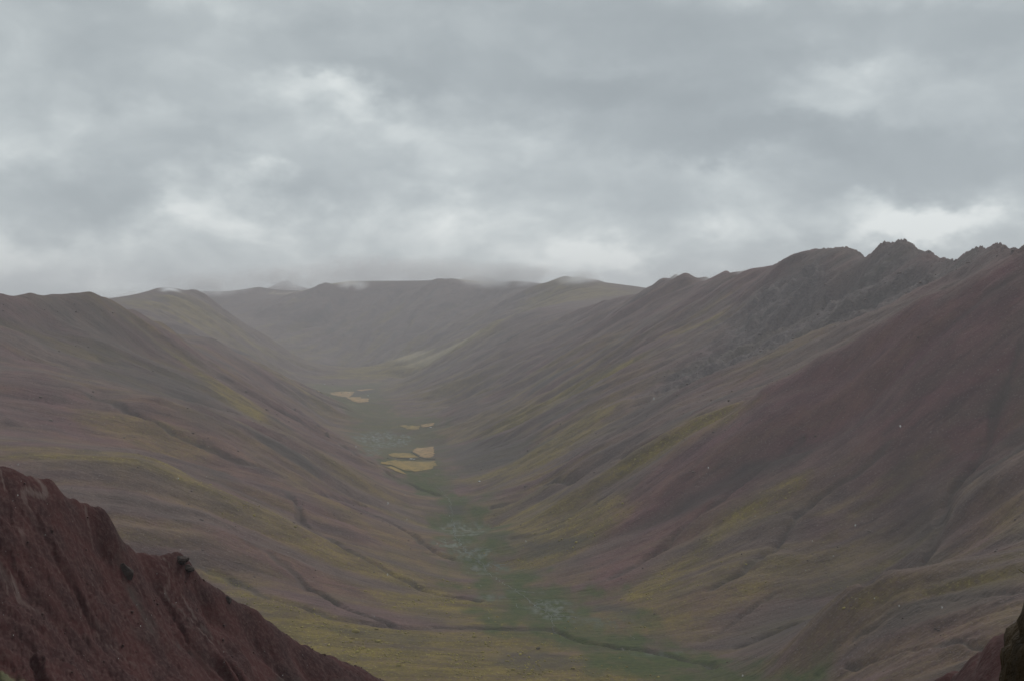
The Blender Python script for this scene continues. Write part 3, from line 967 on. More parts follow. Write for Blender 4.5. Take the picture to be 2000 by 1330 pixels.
me = net_mesh('near_slope', nx, ny, nz)
nxr, nyr = nx.ravel(), ny.ravel()
ntr, nsr = nt.ravel(), ns.ravel()
streak = sstep(0.38, 0.62, fbm(ntr / 2.2, nsr / 26, 3, 151)) * sstep(0.0, 0.35, fbm(ntr / 30, nsr / 40, 2, 155)) * 0.7
gp = np.array([at(-150, 1290, 248)[:2], at(0, 1296, 246)[:2], at(60, 1318, 246)[:2], at(110, 1345, 244)[:2], at(60, 1500, 215)[:2], at(-200, 1500, 215)[:2]])
gmask = np.zeros_like(nxr)
d_, _ = seg_dist(nxr, nyr, np.r_[gp, gp[:1]])
ins = np.zeros(nxr.shape, bool)
for (ax, ay), (bx, by) in zip(gp, np.roll(gp, -1, 0)):
    ins ^= ((ay > nyr) != (by > nyr)) & (nxr < (bx - ax) * (nyr - ay) / (by - ay + 1e-12) + ax)
gmask = sstep(-1.2, 1.2, np.where(ins, d_, -d_) + fbm(nxr / 4, nyr / 4, 3, 157))
gmask = np.maximum(gmask, 1 - sstep(25, 60, np.hypot(nxr, nyr)))
add_mask(me, 'cover', streak, gmask, np.zeros_like(nxr))
me.materials.append(near_material())
near_slope = bpy.data.objects.new('near_slope', me)
COL.objects.link(near_slope)
near_slope['kind'] = 'structure'


def near_hit(px, py, d0=150.0, d1=430.0):
    u, v = ray(px, py)
    D = np.linspace(d0, d1, 1200)
    g = near_s(u * D, D)
    b = np.nonzero(v * D < g)[0]
    d = D[b[0]] if len(b) else D[int(np.argmin(v * D - g))]
    return u * d, d
# ---------------------------------------------------------------- things
def tag(o, label, cat, group=None):
    o['label'] = label
    o['category'] = cat
    if group:
        o['group'] = group
    return o


def link(name, me, mat, parent=None):
    if mat is not None and not me.materials:
        me.materials.append(mat)
    o = bpy.data.objects.new(name, me)
    COL.objects.link(o)
    if parent:
        o.parent = parent
    return o


def simple(name, c1, c2, scale, bump=0.0, rough=0.9):
    n = NT(name)
    f = n.noise(scale, 5, 0.62)
    n.color(n.mix(n.ramp(f, 0.32, 0.68), c1, c2))
    n.b.inputs['Roughness'].default_value = rough
    if bump:
        n.bump(f, bump, 0.7)
    return n.m


def rock_mesh(name, seed, size, sub=4, facets=9, rough=0.12):
    """a broken rock: a ball cut by random planes, then roughened"""
    r = random.Random(seed)
    bm = bmesh.new()
    bmesh.ops.create_icosphere(bm, subdivisions=sub, radius=1.0)
    planes = []
    for _ in range(facets):
        v = Vector((r.gauss(0, 1), r.gauss(0, 1), r.gauss(0.1, 0.8))).normalized()
        planes.append((v, r.uniform(0.62, 0.9)))
    co = np.array([v.co[:] for v in bm.verts])
    for pv, dd in planes:
        s = co @ np.array(pv) - dd
        m = s > 0
        co[m] -= np.outer(s[m] * 0.93, np.array(pv))
    a = fbm(co[:, 0] * 2.1 + seed, co[:, 1] * 2.1 + co[:, 2] * 1.7, 5, seed % 50, gain=0.6)
    b = fbm(co[:, 2] * 2.6 - seed, co[:, 0] * 1.9 - co[:, 1] * 1.2, 5, seed % 50 + 7, gain=0.6)
    nrm = co / np.linalg.norm(co, axis=1)[:, None]
    co = co + nrm * ((a + b) * rough * 0.5)[:, None]
    co = co * np.array(size)
    for v, c in zip(bm.verts, co):
        v.co = c
    me = bpy.data.meshes.new(name)
    bm.to_mesh(me); bm.free()
    return me


# --- golden plots on the valley floor
def field_material(name, c1, c2):
    n = NT(name)
    f = n.noise(0.03, 5, 0.6, stretch=(1, 0.4, 1))
    g = n.noise(0.18, 4, 0.6)
    c = n.mix(n.ramp(f, 0.35, 0.65), c1, c2)
    c = n.mix(n.ramp(g, 0.48, 0.7, 0, 0.6), c, (0.19, 0.14, 0.07))
    n.color(n.mix(n.ramp(n.noise(0.045, 5, 0.65), 0.50, 0.62, 0, 0.8), c, (0.135, 0.115, 0.050)))
    return n.m


M_STRAW = field_material('straw_stubble', (0.37, 0.238, 0.115), (0.29, 0.19, 0.10))
M_GOLD = field_material('ripe_barley', (0.31, 0.212, 0.070), (0.225, 0.165, 0.066))
FIELDS = [([(805, 881), (814, 873), (847, 872), (848, 888), (841, 893), (826, 893)], M_STRAW),
          ([(758, 888), (769, 884), (790, 884), (804, 886), (818, 892.5), (790, 893), (766, 892)], M_GOLD),
          ([(741, 902), (772, 898), (784, 900), (811, 901), (850, 901), (853, 906), (844, 914), (811, 920), (790, 918), (763, 906)], M_GOLD),
          ([(751, 910), (764, 909), (786, 920), (796, 927), (772, 921)], M_GOLD),
          ([(678, 778), (686, 775), (705, 775), (720, 778), (719, 784), (704, 786), (689, 783)], M_STRAW),
          ([(645, 766), (668, 764), (693, 765), (684, 774), (660, 775)], M_STRAW),
          ([(693, 761.5), (720, 759.5), (735, 759), (705, 764)], M_STRAW),
          ([(617, 771), (645, 774), (642, 778), (622, 776)], M_STRAW),
          ([(779, 830), (820, 830), (818, 837), (795, 838)], M_GOLD),
          ([(822, 828), (847, 824), (847, 829), (824, 834)], M_STRAW)]
from mathutils.geometry import delaunay_2d_cdt


def drape(name, outline, lift, step):
    w = hits(outline)
    pts, n = [], len(w)
    for k in range(n):
        a, b = w[k], w[(k + 1) % n]
        m = max(1, int(np.hypot(*(b - a)) / step))
        nrm = np.array([-(b - a)[1], (b - a)[0]]) / (np.hypot(*(b - a)) + 1e-6)
        for j in range(m):
            q = a + (b - a) * j / m
            if 0 < j:
                q = q + nrm * rng.normal(0, step * 0.26)
            pts.append(q)
    edges = [(k, (k + 1) % len(pts)) for k in range(len(pts))]
    inner = []
    for X in np.arange(w[:, 0].min(), w[:, 0].max(), step):
        for Y in np.arange(w[:, 1].min(), w[:, 1].max(), step):
            ins = False
            for (ax, ay), (bx, by) in zip(w, np.roll(w, -1, 0)):
                if (ay > Y) != (by > Y) and X < (bx - ax) * (Y - ay) / (by - ay + 1e-12) + ax:
                    ins = not ins
            if ins:
                inner.append(np.array([X, Y]))
    allp = [Vector((float(p[0]), float(p[1]))) for p in pts + inner]
    vs, es, fs, *_ = delaunay_2d_cdt(allp, edges, [], 1, 0.01)
    vx, vy = np.array([v.x for v in vs]), np.array([v.y for v in vs])
    vz = ground_z(vx, vy) + lift
    # raise to the highest ground close by, so that no knoll pokes through
    for dx, dy in ((6, 0), (-6, 0), (0, 9), (0, -9)):
        vz = np.maximum(vz, ground_z(vx + dx, vy + dy) + lift * 0.4)
    me = bpy.data.meshes.new(name)
    me.from_pydata(list(zip(vx.tolist(), vy.tolist(), vz.tolist())), [], [list(f) for f in fs])
    me.update()
    return me


for outline, mat in FIELDS:
    o = link('field', drape('field', outline, 0.8, 14.0), mat)
    o['kind'] = 'structure'


# --- dark walls between the plots
def ribbon_wall(name, pp, width, height, mat, label):
    w = hits(pp)
    bm = bmesh.new()
    rings = []
    P = []
    for a, b in zip(w[:-1], w[1:]):
        m = max(2, int(np.hypot(*(b - a)) / 6))
        P += [a + (b - a) * j / m for j in range(m)]
    P.append(w[-1])
    P = np.array(P)
    T = np.gradient(P, axis=0)
    T /= np.linalg.norm(T, axis=1)[:, None] + 1e-9
    N = np.c_[-T[:, 1], T[:, 0]]
    for p, nn in zip(P, N):
        h = height * random.uniform(0.8, 1.2)
        z = float(ground_z(p[0], p[1]))
        ring = []
        for s, k in ((-0.5, -1.0), (-0.42, h), (0.42, h), (0.5, -1.0)):
            q = p + nn * width * s * random.uniform(0.85, 1.15)
            ring.append(bm.verts.new((q[0], q[1], z + k)))
        rings.append(ring)
    for a, b in zip(rings[:-1], rings[1:]):
        for i in range(3):
            bm.faces.new((a[i], a[i + 1], b[i + 1], b[i]))
    bm.faces.new(rings[0]); bm.faces.new(rings[-1][::-1])
    bmesh.ops.recalc_face_normals(bm, faces=bm.faces)
    me = bpy.data.meshes.new(name)
    bm.to_mesh(me); bm.free()
    return tag(link(name, me, mat), label, 'wall', 'walls between the golden plots')


M_WALL = simple('dark_stone', (0.05, 0.048, 0.045), (0.085, 0.078, 0.07), 0.6, 0.2)
ribbon_wall('stone_wall', [(757, 894), (775, 894.5), (800, 895.5), (826, 895.5), (850, 896)], 4.5, 1.8, M_WALL, 'long dark wall passing the huts between upper and lower golden plots')
ribbon_wall('stone_wall', [(803, 881.5), (811, 887), (821, 893)], 3.5, 1.6, M_WALL, 'short dark slanting wall left of the square pale field')

# --- huts
M_STONE = simple('hut_stone', (0.10, 0.085, 0.075), (0.16, 0.14, 0.12), 1.2, 0.1)
M_TIN = simple('tin_roof', (0.62, 0.64, 0.66), (0.48, 0.50, 0.52), 0.8, 0.0, 0.45)
M_THATCH = simple('dark_thatch', (0.06, 0.052, 0.042), (0.10, 0.085, 0.06), 2.0, 0.1)
M_DOOR = simple('door_wood', (0.05, 0.035, 0.025), (0.07, 0.05, 0.035), 3.0)


def box_bm(bm, cx, cy_, cz, sx, sy, sz):
    r = bmesh.ops.create_cube(bm, size=1.0)
    for v in r['verts']:
        v.co = Vector((cx + v.co.x * sx, cy_ + v.co.y * sy, cz + v.co.z * sz))


def bm_obj(name, bm, mat, parent):
    me = bpy.data.meshes.new(name)
    bmesh.ops.recalc_face_normals(bm, faces=bm.faces)
    bm.to_mesh(me); bm.free()
    return link(name, me, mat, parent)


def hut(px, py, w, d, h, roof_mat, label, rz=0.0, xy=None):
    x, y = xy if xy is not None else hit(px, py)
    z = min(float(ground_z(x + a, y + b)) for a in (-w / 2, w / 2) for b in (-d / 2, d / 2)) - 0.3
    e = bpy.data.objects.new('hut', None)
    COL.objects.link(e)
    e.location = (x, y, z)
    e.rotation_euler = (0, 0, rz)
    tag(e, label, 'hut', 'small huts on the valley floor')
    bm = bmesh.new()          # walls with gables
    g = h + d * 0.32
    vs = [bm.verts.new(p) for p in [(-w / 2, -d / 2, 0), (w / 2, -d / 2, 0), (w / 2, d / 2, 0), (-w / 2, d / 2, 0), (-w / 2, -d / 2, h), (w / 2, -d / 2, h),
                                    (w / 2, d / 2, h), (-w / 2, d / 2, h), (-w / 2, 0, g), (w / 2, 0, g)]]
    for f in ((0, 1, 5, 4), (2, 3, 7, 6), (1, 2, 6, 9, 5), (3, 0, 4, 8, 7), (4, 5, 9, 8), (6, 7, 8, 9)):
        bm.faces.new([vs[i] for i in f])
    bm_obj('wall', bm, M_STONE, e)
    bm = bmesh.new()          # roof slabs with overhang
    o, t = 0.35, 0.18
    for s in (-1, 1):
        a = [(-w / 2 - o, s * (d / 2 + o), h - o * 0.64), (w / 2 + o, s * (d / 2 + o), h - o * 0.64), (w / 2 + o, 0, g), (-w / 2 - o, 0, g)]
        lo = [bm.verts.new((p[0], p[1], p[2] + 0.03)) for p in a]
        hi = [bm.verts.new((p[0], p[1], p[2] + 0.03 + t)) for p in a]
        bm.faces.new(lo); bm.faces.new(hi)
        for i in range(4):
            bm.faces.new((lo[i], lo[(i + 1) % 4], hi[(i + 1) % 4], hi[i]))
    bm_obj('roof', bm, roof_mat, e)
    bm = bmesh.new()
    box_bm(bm, 0.1 * w, -d / 2 - 0.03, 0.85, 0.9, 0.1, 1.7)
    bm_obj('door', bm, M_DOOR, e)
    bm = bmesh.new()
    box_bm(bm, -0.25 * w, -d / 2 - 0.03, 1.4, 0.7, 0.09, 0.6)
    bm_obj('window', bm, M_DOOR, e)
    return e


x0, y0 = hit(803, 897)
hut(0, 0, 9, 6, 2.8, M_TIN, 'bright roofed hut at the middle of the hamlet among golden plots', 0.1, (x0, y0))
hut(0, 0, 7, 5, 2.6, M_TIN, 'smaller bright roofed hut right of the brightest one in the hamlet', -0.2, (x0 + 12, y0 - 6))
hut(0, 0, 7, 5, 2.6, M_THATCH, 'dark roofed hut at the left end of the hamlet', 0.25, (x0 - 15, y0 + 5))
hut(0, 0, 6, 4.5, 2.4, M_THATCH, 'dark roofed hut at the right end of the hamlet', 0.0, (x0 + 22, y0 + 4))
hut(936, 941, 6, 4, 2.3, M_TIN, 'lone pale hut at the foot of the right slope above the stream', 0.5)
hut(841, 832, 8, 5, 2.6, M_TIN, 'pale roofed hut beside the two small straw plots', 0.3)
hut(719, 773, 9, 6, 2.8, M_TIN, 'pale roofed hut on the far edge of the round straw field')
hut(682, 767, 8, 6, 2.8, M_TIN, 'pale roofed hut on the upper far straw field', 0.2)
hut(667, 767, 8, 6, 2.8, M_THATCH, 'dark hut on the upper far straw field', -0.1)
hut(634, 751, 9, 6, 2.8, M_TIN, 'pale roofed hut farthest up the valley, on the left', 0.0)
hut(650, 751, 8, 6, 2.8, M_THATCH, 'dark hut farthest up the valley', 0.2)
hut(1051, 1267, 4.5, 3.2, 2.0, M_THATCH, 'tiny dark hut alone on the near grassy fan', 0.6)

# --- braided stream and pools in the marsh
def water_material():
    n = NT('stream_water')
    n.color((0.045, 0.055, 0.055))
    n.b.inputs['Roughness'].default_value = 0.32
    n.b.inputs['Specular IOR Level'].default_value = 0.3
    n.bump(n.noise(0.9, 3, 0.5), 0.03, 0.4)
    return n.m


def stream():
    r = random.Random(21)
    verts, faces = [], []

    def rib(P, w0):
        P = np.array(P)
        T = np.gradient(P, axis=0)
        T /= np.linalg.norm(T, axis=1)[:, None] + 1e-9
        N = np.c_[-T[:, 1], T[:, 0]]
        n = len(P)
        base = len(verts)
        z = ground_z(P[:, 0], P[:, 1])
        for i in range(n):
            w = w0 * (0.35 + 0.65 * math.sin(math.pi * (i + 0.6) / (n + 0.2))) * r.uniform(0.7, 1.3)
            for s in (-1, 1):
                q = P[i] + N[i] * w * s
                verts.append((q[0], q[1], max(float(ground_z(q[0], q[1])), float(z[i])) + 0.3))
        for i in range(n - 1):
            a = base + 2 * i
            faces.append((a, a + 1, a + 3, a + 2))
    # the clusters of braids: px, py, spread x, spread y, how many, width
    for px, py, sx, sy, n, wd in [(905, 1030, 40, 16, 26, 1.3), (880, 1062, 28, 10, 16, 1.2), (915, 1080, 35, 14, 20, 1.2), (950, 1112, 32, 12, 34, 1.5), (940, 1098, 25, 10, 12, 1.2),
                                  (1065, 1182, 40, 12, 30, 1.2), (1085, 1198, 30, 12, 26, 1.2), (1035, 1155, 35, 3, 5, 1.3), (1180, 1215, 60, 10, 8, 1.0), (960, 1165, 30, 8, 6, 1.0),
                                  (750, 858, 40, 14, 40, 1.9), (720, 880, 12, 6, 10, 1.7), (790, 840, 30, 8, 8, 1.7), (895, 975, 20, 12, 8, 1.3), (1230, 1245, 60, 8, 8, 0.9)]:
        for _ in range(int(n * 0.45)):
            a, b = r.gauss(0, 0.5), r.gauss(0, 0.5)
            p = np.array(hit(px + sx * a, py + sy * b))
            k = (p[1] / 2600) ** 0.7
            ang = r.gauss(math.pi / 2 + 0.12, 1.0)
            L = (r.uniform(8, 22) if r.random() < 0.7 else r.uniform(25, 55)) * k
            step = 3.0 * k
            P = [p]
            for _k in range(int(L / step) + 2):
                ang += r.gauss(0, 0.32)
                P.append(P[-1] + step * np.array([math.cos(ang), math.sin(ang)]))
            rib(P, 0.45 * wd * (r.uniform(0.3, 0.8) if r.random() < 0.75 else r.uniform(1.0, 2.4)) * (p[1] / 2600) ** 0.5)
    # the main thread
    for pp, wd in [([(1400, 1302), (1340, 1289), (1260, 1269), (1200, 1262), (1140, 1254), (1100, 1239), (1080, 1225), (1075, 1205), (1060, 1190), (1035, 1172), (1000, 1150), (965, 1128),
                     (945, 1108), (930, 1090), (905, 1070), (890, 1050), (885, 1020), (880, 985), (870, 965), (850, 945), (820, 930)], 0.5)]:
        w = hits(pp)
        P = []
        for a, b in zip(w[:-1], w[1:]):
            m = max(2, int(np.hypot(*(b - a)) / 8))
            P += [a + (b - a) * j / m + np.array([r.gauss(0, 2.2), r.gauss(0, 2.2)]) for j in range(m)]
        rib(P, wd)
    me = bpy.data.meshes.new('stream')
    me.from_pydata(verts, [], faces)
    me.update()
    o = link('stream', me, water_material())
    o['kind'] = 'structure'


stream()
for q, (px, py, a, b) in enumerate([(781, 858, 7, 16)]):
    x, y = hit(px, py)
    bm = bmesh.new()
    vs = []
    for k in range(20):
        t = 2 * math.pi * k / 20
        rr = 1 + 0.18 * math.sin(3 * t + 1) + 0.1 * math.sin(5 * t)
        vs.append(bm.verts.new((x + a * rr * math.cos(t), y + b * rr * math.sin(t), float(ground_z(x, y)) + 1.2)))
    bm.faces.new(vs)
    o = bm_obj('pond', bm, bpy.data.materials['stream_water'], None)
    o['kind'] = 'structure'

# --- outcrops on the near red ridge
M_LICHEN = simple('lichen_rock', (0.045, 0.036, 0.034), (0.072, 0.055, 0.050), 0.9, 0.3)
for k, (px, py, s, lab) in enumerate([
        (352, 1090, (3.0, 2.0, 1.3), 'dark lichened rock outcrop on the rim of the near red ridge, nearest its notch'),
        (366, 1106, (2.2, 1.8, 1.1), 'small dark rock just below the upper rim outcrop on the red ridge'),
        (445, 1170, (1.2, 1.0, 1.5), 'dark upright rock at the lower end of the red ridge rim'),
        (243, 1110, (2.4, 1.6, 3.0), 'dark grey rock rib on the face of the near red ridge')]):
    x, y = near_hit(px, py)
    o = tag(link('rock_outcrop', rock_mesh('rock_outcrop', 11 + k, s), M_LICHEN), lab, 'rock', 'outcrops on the near red ridge')
    o.location = (x, y, float(near_s(np.array([x]), np.array([y]))[0]) - (1.5 if k == 3 else 0.6))

# --- loose stones and tussock grass
def scatter(name, P, S, mat, squash, seed, sub=1):
    """many small lumps as one object"""
    ico = bmesh.new()
    bmesh.ops.create_icosphere(ico, subdivisions=sub, radius=1.0)
    iv = np.array([v.co[:] for v in ico.verts])
    fi = np.array([[v.index for v in f.verts] for f in ico.faces])
    ico.free()
    g = np.random.default_rng(seed)
    n, m = len(P), len(iv)
    k = S[:, None, None] * g.uniform(0.6, 1.4, (n, 1, 3)) * np.array(squash) * g.uniform(0.7, 1.3, (n, m, 1))
    co = (P[:, None, :] + iv[None] * k).reshape(-1, 3)
    fc = (fi[None] + (np.arange(n) * m)[:, None, None]).reshape(-1, 3)
    me = bpy.data.meshes.new(name)
    me.vertices.add(len(co)); me.vertices.foreach_set('co', co.astype(np.float32).ravel())
    me.loops.add(len(fc) * 3); me.loops.foreach_set('vertex_index', fc.astype(np.int32).ravel())
    me.polygons.add(len(fc))
    me.polygons.foreach_set('loop_start', np.arange(len(fc), dtype=np.int32) * 3)
    me.polygons.foreach_set('loop_total', np.full(len(fc), 3, np.int32))
    me.update(calc_edges=True)
    o = link(name, me, mat)
    o['kind'] = 'stuff'


g_ = np.random.default_rng(77)
a_ = np.radians(g_.uniform(-25, 25, 60000)); r_ = np.exp(g_.uniform(math.log(1300), math.log(4200), 60000))
X_, Y_ = np.sin(a_) * r_, np.cos(a_) * r_
ja = np.clip(np.searchsorted(A_F, a_), 0, len(A_F) - 1); jr = np.clip(np.searchsorted(RR, r_), 0, NR - 1)
gcell, rcell = gra.reshape(NR, NA)[jr, ja], rockm[jr, ja]
sl_, mcell = slope[jr, ja], mar.reshape(NR, NA)[jr, ja]
nn_ = fbm(X_ / 120, Y_ / 120, 3, 171)
pick = (g_.random(60000) < np.clip(0.05 + 0.16 * nn_ + 0.3 * rcell, 0, 0.5) * sstep(0.15, 0.4, sl_) * (1 - 0.7 * gcell))
P_ = np.c_[X_, Y_, ground_z(X_, Y_)][pick]
scatter('scattered_stones', P_, (0.7 + g_.exponential(0.55, len(P_))) * np.clip(P_[:, 1] / 2200, 0.8, 1.7), simple('slope_stone', (0.09, 0.068, 0.062), (0.17, 0.13, 0.115), 0.05), (1, 1, 0.7), 5)
a_ = np.radians(g_.uniform(-16, 16, 60000)); r_ = np.exp(g_.uniform(math.log(1450), math.log(2600), 60000))
X_, Y_ = np.sin(a_) * r_, np.cos(a_) * r_
ja = np.clip(np.searchsorted(A_F, a_), 0, len(A_F) - 1); jr = np.clip(np.searchsorted(RR, r_), 0, NR - 1)
gcell, mcell = gra.reshape(NR, NA)[jr, ja], mar.reshape(NR, NA)[jr, ja]
nn_ = fbm(X_ / 45, Y_ / 90, 3, 173)
pick = g_.random(60000) < np.clip(0.16 + 0.4 * nn_, 0, 0.6) * sstep(0.3, 0.8, gcell) * (1 - mcell)
P_ = np.c_[X_, Y_, ground_z(X_, Y_)][pick]
scatter('tussock_grass', P_, 0.5 + g_.exponential(0.45, len(P_)), simple('tussock', (0.30, 0.25, 0.075), (0.16, 0.125, 0.05), 0.03), (1.3, 1.3, 0.9), 6)
# the near slope
n_ = 5200
a_ = np.radians(g_.uniform(-25, -4, n_)); r_ = g_.uniform(225, 420, n_)
fa = np.interp(a_, NAZ[:400], np.arange(400)); fr = np.interp(r_, NRR, np.arange(len(NRR)))
ia, ir = fa.round().astype(int), fr.round().astype(int)
P_ = np.c_[nx[ir, ia], ny[ir, ia], nz[ir, ia]] + np.c_[g_.normal(0, 0.2, (n_, 2)), np.zeros(n_)]
cdn = cd[ir, ia]
pick = g_.random(n_) < np.clip(0.16 + 0.45 * fbm(P_[:, 0] / 22, P_[:, 1] / 22, 3, 175) + 0.35 * np.exp(-cdn / 2.5), 0.02, 0.9)
P_ = P_[pick]
scatter('scree', P_, 0.10 + g_.exponential(0.12, len(P_)), simple('scree_stone', (0.050, 0.026, 0.025), (0.095, 0.058, 0.053), 0.6), (1, 1, 0.8), 7)

# --- the boulder by the camera and the grass beside it
def boulder():
    n = NT('brown_boulder')
    f1, f2, f3 = n.noise(3.2, 6, 0.65, dist=0.4), n.noise(11, 5, 0.6), n.noise(1.7, 4, 0.5)
    c = n.mix(n.ramp(f1, 0.36, 0.62), (0.009, 0.007, 0.005), (0.040, 0.024, 0.009))
    c = n.mix(n.ramp(f3, 0.5, 0.66, 0, 0.8), c, (0.060, 0.032, 0.011))
    c = n.mix(n.ramp(f2, 0.62, 0.72, 0, 0.5), c, (0.055, 0.044, 0.030))
    n.color(c)
    n.b.inputs['Roughness'].default_value = 0.75
    n.bump(n.math('ADD', n.math('MULTIPLY', f1, 0.08), n.math('MULTIPLY', f2, 0.02)), 1.0, 0.9)
    me = rock_mesh('boulder', 5, (0.62, 0.60, 0.80), 6, 16, 0.16)
    for p in me.polygons:
        p.use_smooth = True
    o = tag(link('boulder', me, n.m), 'dark brown lichened boulder cut by the lower right corner of the picture', 'boulder')
    o.location = (1.65, 2.75, -1.17)
    o.rotation_euler = (0.0, 0.12, 0.3)
    return o


boulder()


def grass_tuft():
    n = NT('ichu_blade')
    n.color(n.mix(n.ramp(n.noise(9, 3), 0.35, 0.65), (0.14, 0.125, 0.012), (0.085, 0.085, 0.010)))
    e = bpy.data.objects.new('grass_tuft', None)
    COL.objects.link(e)
    e.location = (1.50, 2.45, -1.86)
    tag(e, 'yellow green grass whose one blade tip enters at the right edge above the boulder', 'grass')
    root = Vector((1.50, 2.45, -1.86))
    r = random.Random(4)
    tips = [Vector(at(1989, 1111, 2.42))] + [Vector((1.2 + r.uniform(0.05, 0.7), 2.45 + r.uniform(-0.3, 0.3), -0.75 + r.uniform(-0.35, 0.12))) for _ in range(9)]
    for k, tip in enumerate(tips):
        b = root + Vector((r.uniform(-0.05, 0.05), r.uniform(-0.05, 0.05), 0)) if k else root
        mid = Vector((b.x * 0.25 + tip.x * 0.75 + 0.12, (b.y + tip.y) / 2, tip.z - 0.12 + (0.0 if k == 0 else 0.25)))
        bm = bmesh.new()
        prev = None
        for j in range(15):
            t = j / 14
            p = b * (1 - t) ** 2 + mid * 2 * t * (1 - t) + tip * t * t - root
            w = 0.0035 * (1 - t ** 2.5) + 0.0004
            row = [bm.verts.new((p.x, p.y - w, p.z)), bm.verts.new((p.x + w * 0.7, p.y, p.z + w)), bm.verts.new((p.x, p.y + w, p.z)), bm.verts.new((p.x - w * 0.7, p.y, p.z - w))]
            if prev:
                for i in range(4):
                    bm.faces.new((prev[i], prev[(i + 1) % 4], row[(i + 1) % 4], row[i]))
            prev = row
        bm_obj('blade', bm, n.m, e)


grass_tuft()

# --- sleet in the air round the camera
def sleet():
    r = random.Random(9)
    verts, faces = [], []
    ico = bmesh.new()
    bmesh.ops.create_icosphere(ico, subdivisions=1, radius=1.0)
    iv = [v.co.copy() for v in ico.verts]
    fi = [[v.index for v in f.verts] for f in ico.faces]
    ico.free()
    for _ in range(4200):
        p = Vector((r.uniform(-11, 11), r.uniform(-6, 22), r.uniform(-6, 6)))
        if p.length < 3.6 or p.z > -0.03 * abs(p.y) - 0.02 * abs(p.x):
            continue
        s = r.uniform(0.0018, 0.0040)
        k = r.uniform(1.0, 1.9)
        b = len(verts)
        for v in iv:
            verts.append((p.x + v.x * s, p.y + v.y * s, p.z + v.z * s * k))
        faces.extend([[i + b for i in f] for f in fi])
    me = bpy.data.meshes.new('falling_snow')
    me.from_pydata(verts, [], faces)
    n = NT('snowflake')
    tr = n.t.nodes.new('ShaderNodeBsdfTranslucent')
    tr.inputs[0].default_value = (0.85, 0.86, 0.88, 1)
    n.color((0.85, 0.86, 0.88))
    mx = n.t.nodes.new('ShaderNodeMixShader')
    n.t.links.new(n.b.outputs[0], mx.inputs[1]); n.t.links.new(tr.outputs[0], mx.inputs[2])
    tp = n.t.nodes.new('ShaderNodeBsdfTransparent')
    m3 = n.t.nodes.new('ShaderNodeMixShader'); m3.inputs[0].default_value = 0.62
    n.t.links.new(mx.outputs[0], m3.inputs[1]); n.t.links.new(tp.outputs[0], m3.inputs[2])
    n.t.links.new(m3.outputs[0], n.out.inputs['Surface'])
    m = n.m
    o = link('falling_snow', me, m)
    o['kind'] = 'stuff'


sleet()

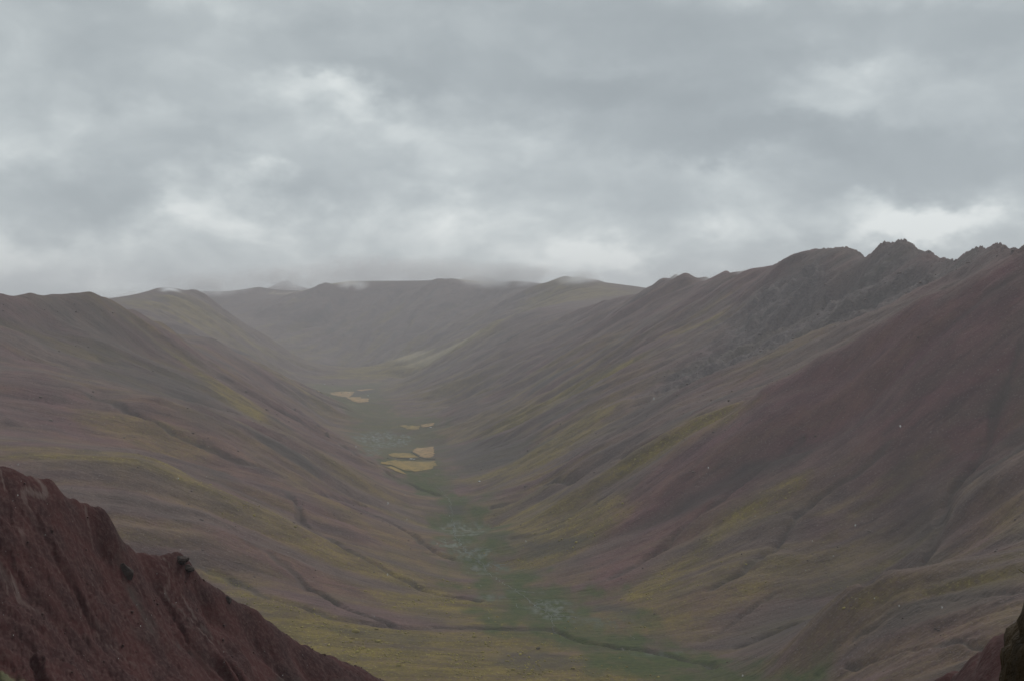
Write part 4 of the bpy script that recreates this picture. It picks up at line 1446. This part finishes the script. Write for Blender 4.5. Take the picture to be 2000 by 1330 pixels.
# --- shreds of cloud on the ridges
def wisps():
    m = bpy.data.materials.new('cloud_vapour')
    m.use_nodes = True
    t = m.node_tree
    t.nodes.clear()
    o = t.nodes.new('ShaderNodeOutputMaterial')
    v = t.nodes.new('ShaderNodeVolumePrincipled')
    v.inputs['Color'].default_value = (0.96, 0.97, 0.98, 1)
    v.inputs['Anisotropy'].default_value = 0.2
    tc = t.nodes.new('ShaderNodeTexCoord')
    ln = t.nodes.new('ShaderNodeVectorMath'); ln.operation = 'LENGTH'
    t.links.new(tc.outputs['Object'], ln.inputs[0])
    fo = t.nodes.new('ShaderNodeMapRange'); fo.interpolation_type = 'SMOOTHSTEP'
    t.links.new(ln.outputs['Value'], fo.inputs[0])
    for s, q in zip(fo.inputs[1:5], (0.15, 1.0, 1.0, 0.0)):
        s.default_value = q
    geo = t.nodes.new('ShaderNodeNewGeometry')
    ns_ = t.nodes.new('ShaderNodeTexNoise')
    ns_.inputs['Scale'].default_value = 0.0065
    ns_.inputs['Detail'].default_value = 3.0
    t.links.new(geo.outputs['Position'], ns_.inputs['Vector'])
    th = t.nodes.new('ShaderNodeMapRange')
    t.links.new(ns_.outputs['Fac'], th.inputs[0])
    for s, q in zip(th.inputs[1:5], (0.36, 0.66, 0.0, 1.0)):
        s.default_value = q
    mu = t.nodes.new('ShaderNodeMath'); mu.operation = 'MULTIPLY'
    t.links.new(fo.outputs[0], mu.inputs[0]); t.links.new(th.outputs[0], mu.inputs[1])
    oi = t.nodes.new('ShaderNodeObjectInfo')
    m2 = t.nodes.new('ShaderNodeMath'); m2.operation = 'MULTIPLY'
    t.links.new(mu.outputs[0], m2.inputs[0])
    sx = t.nodes.new('ShaderNodeSeparateColor')
    t.links.new(oi.outputs['Color'], sx.inputs[0])
    t.links.new(sx.outputs[0], m2.inputs[1])
    t.links.new(m2.outputs[0], v.inputs['Density'])
    t.links.new(v.outputs[0], o.inputs['Volume'])
    bm = bmesh.new()
    bmesh.ops.create_icosphere(bm, subdivisions=2, radius=1.05)
    me = bpy.data.meshes.new('cloud')
    bm.to_mesh(me); bm.free()
    me.materials.append(m)
    for px, py, D, rx, rz, ry, den in WISPS:
        ob = bpy.data.objects.new('cloud', me)
        COL.objects.link(ob)
        ob.location = at(px, py, D)
        ob.scale = (rx * D / F, ry, rz * D / F)
        ob.color = (den, 0, 0, 1)
        ob['kind'] = 'stuff'


WISPS = [  # px, py, metres ahead, half width and half height in pixels, half depth in metres, density
    (690, 556, 12600, 38, 17, 180, 0.013), (1000, 540, 11700, 130, 34, 420, 0.010), (1130, 544, 9600, 56, 22, 220, 0.010), (860, 532, 13000, 150, 38, 500, 0.006),
    (1335, 540, 5900, 60, 10, 160, 0.009), (1400, 545, 5500, 40, 12, 150, 0.005), (1470, 532, 4850, 45, 10, 120, 0.006), (560, 545, 14000, 150, 34, 500, 0.006),
    (400, 556, 13000, 120, 30, 450, 0.007), (230, 580, 9400, 90, 18, 350, 0.005), (720, 530, 16000, 160, 40, 700, 0.005)]
wisps()

# ---------------------------------------------------------------- haze
def haze():
    me = bpy.data.meshes.new('haze')
    bm = bmesh.new()
    bmesh.ops.create_cube(bm, size=1.0)
    for v in bm.verts:
        v.co.x *= 44000
        v.co.y *= 44000
        v.co.z = -760 if v.co.z < 0 else 560
    bm.to_mesh(me); bm.free()
    m = bpy.data.materials.new('haze_air')
    m.use_nodes = True
    t = m.node_tree
    t.nodes.clear()
    o = t.nodes.new('ShaderNodeOutputMaterial')
    v = t.nodes.new('ShaderNodeVolumePrincipled')
    v.inputs['Color'].default_value = (0.905, 0.905, 0.97, 1)
    v.inputs['Density'].default_value = 4.4e-5
    v.inputs['Anisotropy'].default_value = 0.2
    t.links.new(v.outputs[0], o.inputs['Volume'])
    me.materials.append(m)
    ob = bpy.data.objects.new('haze', me)
    COL.objects.link(ob)
    ob['kind'] = 'stuff'


haze()
